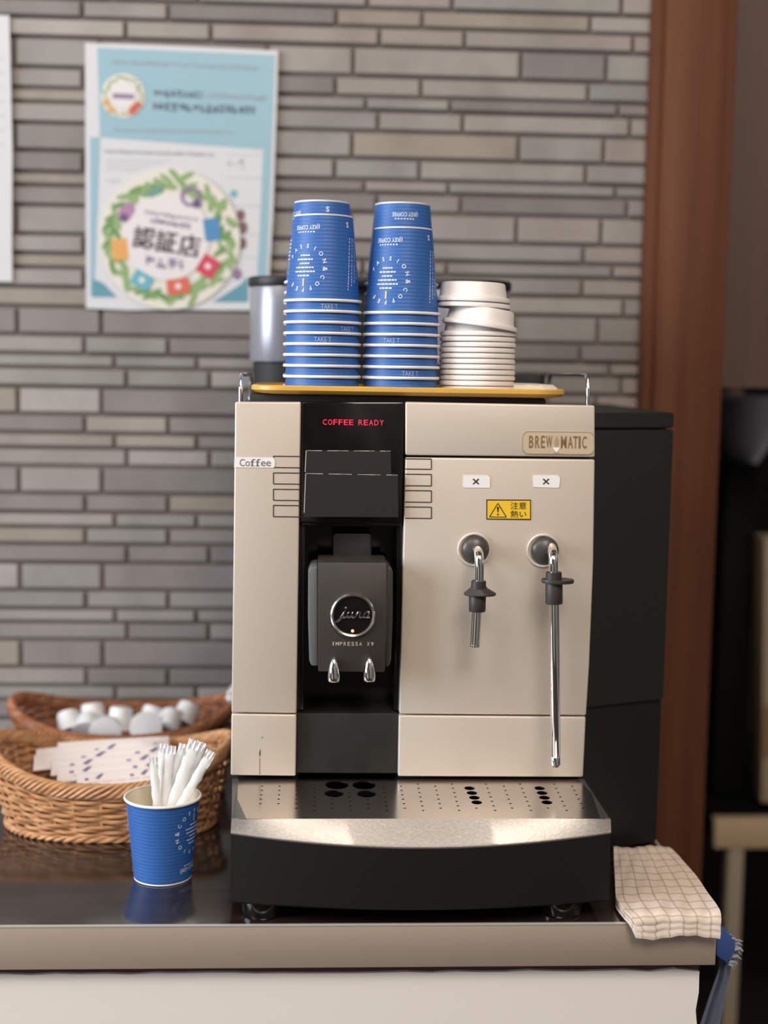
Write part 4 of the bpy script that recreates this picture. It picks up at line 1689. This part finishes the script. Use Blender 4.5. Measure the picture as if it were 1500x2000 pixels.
em = emblem(240, 187, 43, ps, PY - 0.0012, 'small_emblem', False)
g = G()
Y3 = PY - 0.0017
disc_px(g, 240, 185, 27, Y3 - 0.0001, 24, 0)
poly_px(g, [(220, 182), (262, 184), (262, 194), (220, 192)], Y3 - 0.0002, 1)
for (x, y, c) in ((207, 200, 2), (216, 214, 2), (270, 205, 3), (257, 217, 3), (263, 210, 3)):
    poly_px(g, [(x - 6, y - 6), (x + 6, y - 6), (x + 6, y + 6), (x - 6, y + 6)], Y3 - 0.0002, c)
g.build('emblem_print', [COLS['white'], COLS['lilac'], COLS['orange'], COLS['coral']], em, smooth=False)

seal = emblem(331, 467, 138, ps, PY - 0.0022, 'wreath_seal')
g = G()
Y4 = PY - 0.0034
pts = []
disc_px(g, 324, 462, 86, Y4, 40, 0)
g.build('seal_centre', COLS['white'], seal, smooth=False)
for (x, y, w, h, ro, c) in ((413.5, 448, 30, 44, -0.12, 'blue'), (406, 520, 36, 38, 0.55, 'crimson'), (348, 559, 44, 30, -0.12, 'coral'), (277, 547, 40, 30, 0.5, 'teal'), (234, 487, 32, 42, -0.1, 'orange')):
    g = G()
    c_, s_ = math.cos(ro), math.sin(ro)
    poly_px(g, [(x + a * w / 2 * c_ - b_ * h / 2 * s_, y + a * w / 2 * s_ + b_ * h / 2 * c_) for a, b_ in ((-1, -1), (1, -1), (1, 1), (-1, 1))], Y4 - 0.0002)
    disc_px(g, x, y, 6, Y4 - 0.0004, 10, 1)
    g.build('seal_square', [COLS[c], COLS['white'] if c not in ('blue', 'orange') else COLS[c]], seal, smooth=False)
g = G()
poly_px(g, [(228, 420), (236, 405), (250, 395), (262, 398), (264, 412), (254, 428), (244, 436), (234, 430)], Y4 - 0.0002, 0)
disc_px(g, 242, 425, 8, Y4 - 0.0004, 12, 1)
g.build('seal_motif', [COLS['mauve'], COLS['plum'], COLS['lilac'], COLS['gteal']], seal, smooth=False)
g = G()
n = 20
for (x, y, r, q, mi) in ((372, 384, 20, 13, 1),):
    o = [(x + r * math.cos(2 * math.pi * i / n), y + r * math.sin(2 * math.pi * i / n)) for i in range(n)]
    i_ = [(x + q * math.cos(2 * math.pi * i / n), y + q * math.sin(2 * math.pi * i / n)) for i in range(n)]
    g.add([P(a, b_, Y4 - 0.0003) for a, b_ in o + i_], [(i, (i + 1) % n, n + (i + 1) % n, n + i) for i in range(n)], 2)
disc_px(g, 384, 398, 9, Y4 - 0.0004, 12, 1)
g.build('seal_motif', [COLS['mauve'], COLS['plum'], COLS['lilac'], COLS['gteal']], seal, smooth=False)
g = G()
poly_px(g, [(285, 374), (300, 364), (318, 360), (316, 378), (296, 386), (284, 384)], Y4 - 0.0002, 3)
g.build('seal_motif', [COLS['mauve'], COLS['plum'], COLS['lilac'], COLS['gteal']], seal, smooth=False)
g = G()
for dx, dy in ((-1.1, -0.5), (1.1, -0.5), (0, 0.9)):
    text_px(g, '認', 281 + dx, 464 + dy, 41, 42, Y4 - 0.0005 - 0.00002 * dx, 0.13)
for dx, dy in ((-1.1, -0.5), (1.1, -0.5), (0, 0.9)):
    text_px(g, '証', 325 + dx, 472 + dy, 41, 42, Y4 - 0.0005 - 0.00002 * dx, 0.13)
for dx, dy in ((-1.1, -0.5), (1.1, -0.5), (0, 0.9)):
    text_px(g, '店', 370 + dx, 480 + dy, 41, 42, Y4 - 0.0005 - 0.00002 * dx, 0.13)
Y2 = Y4 - 0.0005
blur_line(282, 385, 413, 8, 0.17, 1, 6, 11)
blur_line(294, 372, 430, 10, 0.17, 2, 8, 14, 1.5)
blur_line(285, 356, 508, 22, 0.16, 1, 16, 22, 4)
g.build('seal_lettering', [COLS['dark'], COLS['lilac'], COLS['plum']], seal, smooth=False)
g = G()
Y2 = PY - 0.0008
for (x, y, w, h, mi) in ((456, 378, 9, 16, 1), (470, 420, 12, 22, 0), (474, 445, 14, 26, 0), (473, 475, 12, 24, 0), (463, 535, 14, 22, 2)):
    g = G()
    disc_px(g, x, y, w / 2 + 2, Y2, 14, mi, h / 2)
    g.build('side_motif', [COLS['brown'], COLS['teal'], COLS['lilac']], ps, smooth=False)

ws = thing('wall_notice', 'plain white laminated notice cut off by the left edge of the photo', 'notice', P(-20, 548, PY))
g = G()
g.prism(quad_px([(-190, 24), (-80, 26), (18, 30), (24, 300), (23, 470), (24, 550), (-190, 548)], PY), (0, 0.0012, 0))
g.build('laminated_sheet', m_lam, ws, smooth=False)
g = G()
Y2 = PY - 0.0006
for y in range(110, 300, 28):
    blur_line(-160, 8, y, 5, 0.02, 0, part=([mat('faint_violet_print', srgb(206, 200, 214), 0.5)], ws))

# ================================================================== CHECKED TOWEL
m_tow = mat('checked_cotton', srgb(226, 204, 184), 0.9, 0, 0.2)
nt, b, N, L = nodes(m_tow)
uv = N('ShaderNodeUVMap')
uv.uv_map = 'weave'
sx = N('ShaderNodeSeparateXYZ')
L(uv.outputs['UV'], sx.inputs[0])


def stripe(sock, cnt, width):
    a = N('ShaderNodeMath'); a.operation = 'MULTIPLY'; a.inputs[1].default_value = cnt
    f_ = N('ShaderNodeMath'); f_.operation = 'FRACT'
    s_ = N('ShaderNodeMath'); s_.operation = 'SUBTRACT'; s_.inputs[1].default_value = 0.5
    ab = N('ShaderNodeMath'); ab.operation = 'ABSOLUTE'
    lt = N('ShaderNodeMapRange')
    lt.inputs['From Min'].default_value = 0.0
    lt.inputs['From Max'].default_value = width
    lt.inputs['To Min'].default_value = 1.0
    lt.inputs['To Max'].default_value = 0.0
    L(sock, a.inputs[0]); L(a.outputs[0], f_.inputs[0]); L(f_.outputs[0], s_.inputs[0]); L(s_.outputs[0], ab.inputs[0]); L(ab.outputs[0], lt.inputs['Value'])
    return lt.outputs['Result']


s1, s2 = stripe(sx.outputs['X'], 6.2, 0.10), stripe(sx.outputs['Y'], 11.0, 0.12)
mxm = N('ShaderNodeMath'); mxm.operation = 'ADD'; mxm.use_clamp = True
L(s1, mxm.inputs[0]); L(s2, mxm.inputs[1])
sc2 = N('ShaderNodeMath'); sc2.operation = 'MULTIPLY'; sc2.inputs[1].default_value = 0.62
L(mxm.outputs[0], sc2.inputs[0])
mx = N('ShaderNodeMix'); mx.data_type = 'RGBA'
mx.inputs[6].default_value = srgb(236, 219, 204)
mx.inputs[7].default_value = srgb(160, 134, 114)
L(sc2.outputs[0], mx.inputs[0])
L(mx.outputs[2], b.inputs['Base Color'])
nz = N('ShaderNodeTexNoise'); nz.inputs['Scale'].default_value = 260
bp = N('ShaderNodeBump'); bp.inputs['Strength'].default_value = 0.4; bp.inputs['Distance'].default_value = 0.0008
L(nz.outputs['Fac'], bp.inputs['Height']); L(bp.outputs['Normal'], b.inputs['Normal'])

Lb, Rb = PZ(1198, 1653, 0.0125), PZ(1304, 1650, 0.0125)
Lf, Rf = P(1203, 1799, CY - 0.002), P(1402, 1799, CY - 0.002)


def towel_layer(z, ins, drop, ph):
    """one folded layer: grid u (left-right) x v (back-front), bending over the worktop edge"""
    nu, nv = 36, 60
    v, f, uvs = [], [], []
    for j in range(nv + 1):
        t_ = j / nv
        for i in range(nu + 1):
            s_ = i / nu
            q_ = min(t_ / 0.893, 1.0)
            L_ = Lb.lerp(Lf, q_)
            R2 = Rb.lerp(Rf, q_)
            L_.x += 0.017 * (max(0.0, t_ - 0.70) / 0.30) ** 1.4
            p = L_.lerp(R2, s_)
            p.x += 0.004 * math.sin(math.pi * t_) * s_ - ins * (s_ - .5) * 0.4
            wv = 0.0009 * math.sin(s_ * 9 + ph + t_ * 3) * math.sin(t_ * 8 + ph) + 0.0005 * math.sin(s_ * 31 + t_ * 17)
            zz_ = Z0 + z + wv
            if z > 0.008:
                zz_ -= 0.002 * max(0.0, (0.06 - t_) / 0.06) ** 2
            if t_ > 0.893:                      # overhang
                q = (t_ - 0.893) / 0.107
                p.y += -0.009 * math.sin(q * math.pi / 2) - 0.0006 * math.sin(s_ * 14) * q
                zz_ -= drop * (1 - math.cos(q * math.pi / 2)) + 0.0012 * math.sin(s_ * 7 + ph) * q
            p.z = zz_
            v.append(p)
            uvs.append((s_, t_))
    for j in range(nv):
        for i in range(nu):
            a = j * (nu + 1) + i
            f.append((a, a + nu + 1, a + nu + 2, a + 1))
    return v, f, uvs


g = G()
alluv = []
for z, ins, drop, ph in ((0.0042, 0.0, 0.0118, 0.0), (0.0080, 0.002, 0.0094, 0.8), (0.0120, 0.0, 0.0070, 1.7)):
    v, f, uvs = towel_layer(z, ins, drop, ph)
    top = [p + Vector((0, -0.0004, 0.0014)) for p in v]
    n0 = len(g.v)
    g.add(top, f)
    g.add([p - Vector((0, 0, 0.0012)) for p in v], [q[::-1] for q in f])
    alluv += uvs + uvs
    # border
    nu, nv = 36, 60
    idx = [i for i in range(nu + 1)] + [j * (nu + 1) + nu for j in range(1, nv + 1)] + [nv * (nu + 1) + i for i in range(nu - 1, -1, -1)] + [j * (nu + 1) for j in range(nv - 1, 0, -1)]
    k_ = len(v)
    for a, c in zip(idx, idx[1:] + idx[:1]):
        g.f.append((n0 + c, n0 + a, n0 + k_ + a, n0 + k_ + c))
        g.m.append(0)
tw = g.build('checked_towel', m_tow, ang=60)
ul = tw.data.uv_layers.new(name='weave')
for lp_ in tw.data.loops:
    ul.data[lp_.index].uv = alluv[lp_.vertex_index]
tag(tw, 'folded beige checked cotton towel on the right corner of the worktop', 'towel')

# ================================================================== BLUE CLOTH on the counter's right side
m_bcloth = mat('blue_cloth', srgb(62, 92, 160), 0.7)
m_fringe = mat('grey_fringe', srgb(176, 184, 196), 0.8)
m_tail = mat('grey_blue_strip', srgb(120, 132, 156), 0.5)
BY = -0.085
bc = thing('frayed_cloth', 'blue cloth scrap with a frayed grey edge hanging off the worktop end', 'cloth', P(1412, 1850, BY))
g = G()
g.prism(quad_px([(1400, 1812), (1413, 1816), (1437, 1836), (1436, 1858), (1422, 1884), (1406, 1872), (1399, 1868)], BY), (0.0, 0.02, 0.0), 0, 0.002)
g.build('cloth_pad', m_bcloth, bc)
g = G()
r_ = random.Random(6)
edge = [(1413, 1817), (1425, 1826), (1437, 1837), (1438, 1850), (1436, 1862), (1430, 1874), (1423, 1886)]
for i in range(len(edge) - 1):
    for q in range(9):
        t_ = q / 9
        x, y = edge[i][0] + (edge[i + 1][0] - edge[i][0]) * t_, edge[i][1] + (edge[i + 1][1] - edge[i][1]) * t_
        l_ = r_.uniform(6, 17) if i > 1 else r_.uniform(2, 5)
        a = r_.uniform(-0.5, 0.9)
        d_ = BY + r_.uniform(0.0, 0.018)
        g.tube([P(x - 2, y, d_), P(x + l_ * .5 * math.cos(a), y + l_ * .5 * math.sin(a), d_ - 0.001), P(x + l_ * math.cos(a + .4), y + l_ * math.sin(a + .4), d_)], [0.0009, 0.0011, 0.0004], 5)
g.build('frayed_edge', m_fringe, bc)
g = G()
pa = [(1420, 1878), (1412, 1912), (1401, 1950), (1392, 1985), (1380, 2030), (1366, 2080)]
v, f = [], []
for j, (x, y) in enumerate(pa):
    for i in range(7):
        s_ = i / 6 - .5
        w = (20 + j * 5)
        q = P(x + s_ * w, y + abs(s_) * -4, BY + 0.010 - 0.006 * math.cos(s_ * 7))
        v.append(q)
nq = len(v)
v += [q + Vector((0, 0.002, 0)) for q in v]
for j in range(len(pa) - 1):
    for i in range(6):
        a = j * 7 + i
        f.append((a, a + 7, a + 8, a + 1))
        f.append((nq + a, nq + a + 1, nq + a + 8, nq + a + 7))
g.add(v, f)
g.build('hanging_strip', m_tail, bc)

# ================================================================== BACKGROUND ON THE RIGHT
TY = 0.80                               # front of the far table
m_pitch = mat('pitch_black_plastic', srgb(9, 9, 9), 0.7, 0, 0.2)
m_tbl = mat('dull_beige_laminate', srgb(206, 182, 148), 0.5)
m_leg = mat('grey_beige_leg', srgb(172, 158, 138), 0.45)
ft = thing('side_table', 'blurred side table with a beige front edge far right behind the wooden post', 'table', (P(1460, 1640, TY).x, TY + 0.25, 0))
zt0, zt1 = P(1440, 1658, TY).z, P(1440, 1601, TY).z
xt0 = P(1396, 1630, TY).x
g = G()
g.box((xt0, TY, zt0), (1.2, TY + 0.025, zt1), 0, 0.003)
g.build('front_rail', m_tbl, ft)
g = G()
g.box((xt0 + 0.002, TY + 0.024, zt0 + 0.01), (1.2, TY + 0.55, zt1 - 0.002), 0, 0.002)
g.build('table_top', m_pitch, ft)
for x in (P(1434, 1800, TY).x, 1.12):
    g = G()
    g.box((x - 0.0135, TY + 0.004, 0.0), (x + 0.0135, TY + 0.034, zt0 + 0.002), 0, 0.004)
    g.build('leg', m_leg, ft)
ap = thing('black_appliance', 'tall black appliance with a steel bowl on the far right table', 'appliance', (P(1460, 1500, TY + 0.2).x, TY + 0.2, zt1))
AY = TY + 0.12
xa0 = P(1405, 1200, AY).x
g = G()
g.box((xa0, AY, zt1), (P(1474, 1200, AY).x, AY + 0.25, P(1440, 905, AY).z), 0, 0.01)
g.build('appliance_body', m_pitch, ap)
bc0 = P(1478, 820, AY)
kA = (P(1480, 820, AY).x - P(1380, 820, AY).x) / 100
zB = P(1440, 905, AY).z
zT = P(1470, 778, AY).z
g = G()
rB = 66 * kA
cB = (bc0.x, AY + rB + 0.01, 0)
g.lathe([(rB * 0.45, zB - 0.004), (rB * 0.72, zB + (zT - zB) * 0.2), (rB * 0.92, zB + (zT - zB) * 0.5), (rB, zT - 0.008), (rB * 1.03, zT), (rB * 0.97, zT + 0.004), (rB * 0.9, zT - 0.01), (rB * 0.5, zB + 0.02), (0, zB + 0.02)], 40, cB)
g.build('steel_bowl', mat('blue_grey_steel', srgb(170, 170, 186), 0.4, 0.3), ap)
cb = thing('cream_carton', 'small cream carton top showing behind the steel bowl, right of the wooden post', 'carton', (P(1436, 800, AY + 0.19).x, AY + 0.19, P(1440, 905, AY).z))
g = G()
g.prism(quad_px([(1422, 760), (1452, 760), (1452, 930), (1422, 930)], AY + 0.19), (0, 0.04, 0), 0, 0.002)
o = g.build('carton_body', mat('cream_card', srgb(214, 188, 160), 0.6), cb)
bxp = thing('beige_carton', 'narrow beige upright carton at the right edge of the far table', 'carton', (P(1500, 1530, TY + 0.06).x, TY + 0.08, zt1))
g = G()
g.prism(quad_px([(1494, 1050), (1570, 1050), (1570, 1568), (1487, 1568)], TY + 0.05), (0, 0.06, 0), 0, 0.002)
ob = g.build('carton_body', mat('pale_carton', srgb(176, 160, 136), 0.6), bxp)
g = G()
poly_px(g, [(1492, 1380), (1540, 1380), (1540, 1480), (1490, 1480)], TY + 0.049)
g.build('carton_print', mat('tan_print', srgb(150, 116, 78), 0.6), bxp, smooth=False)
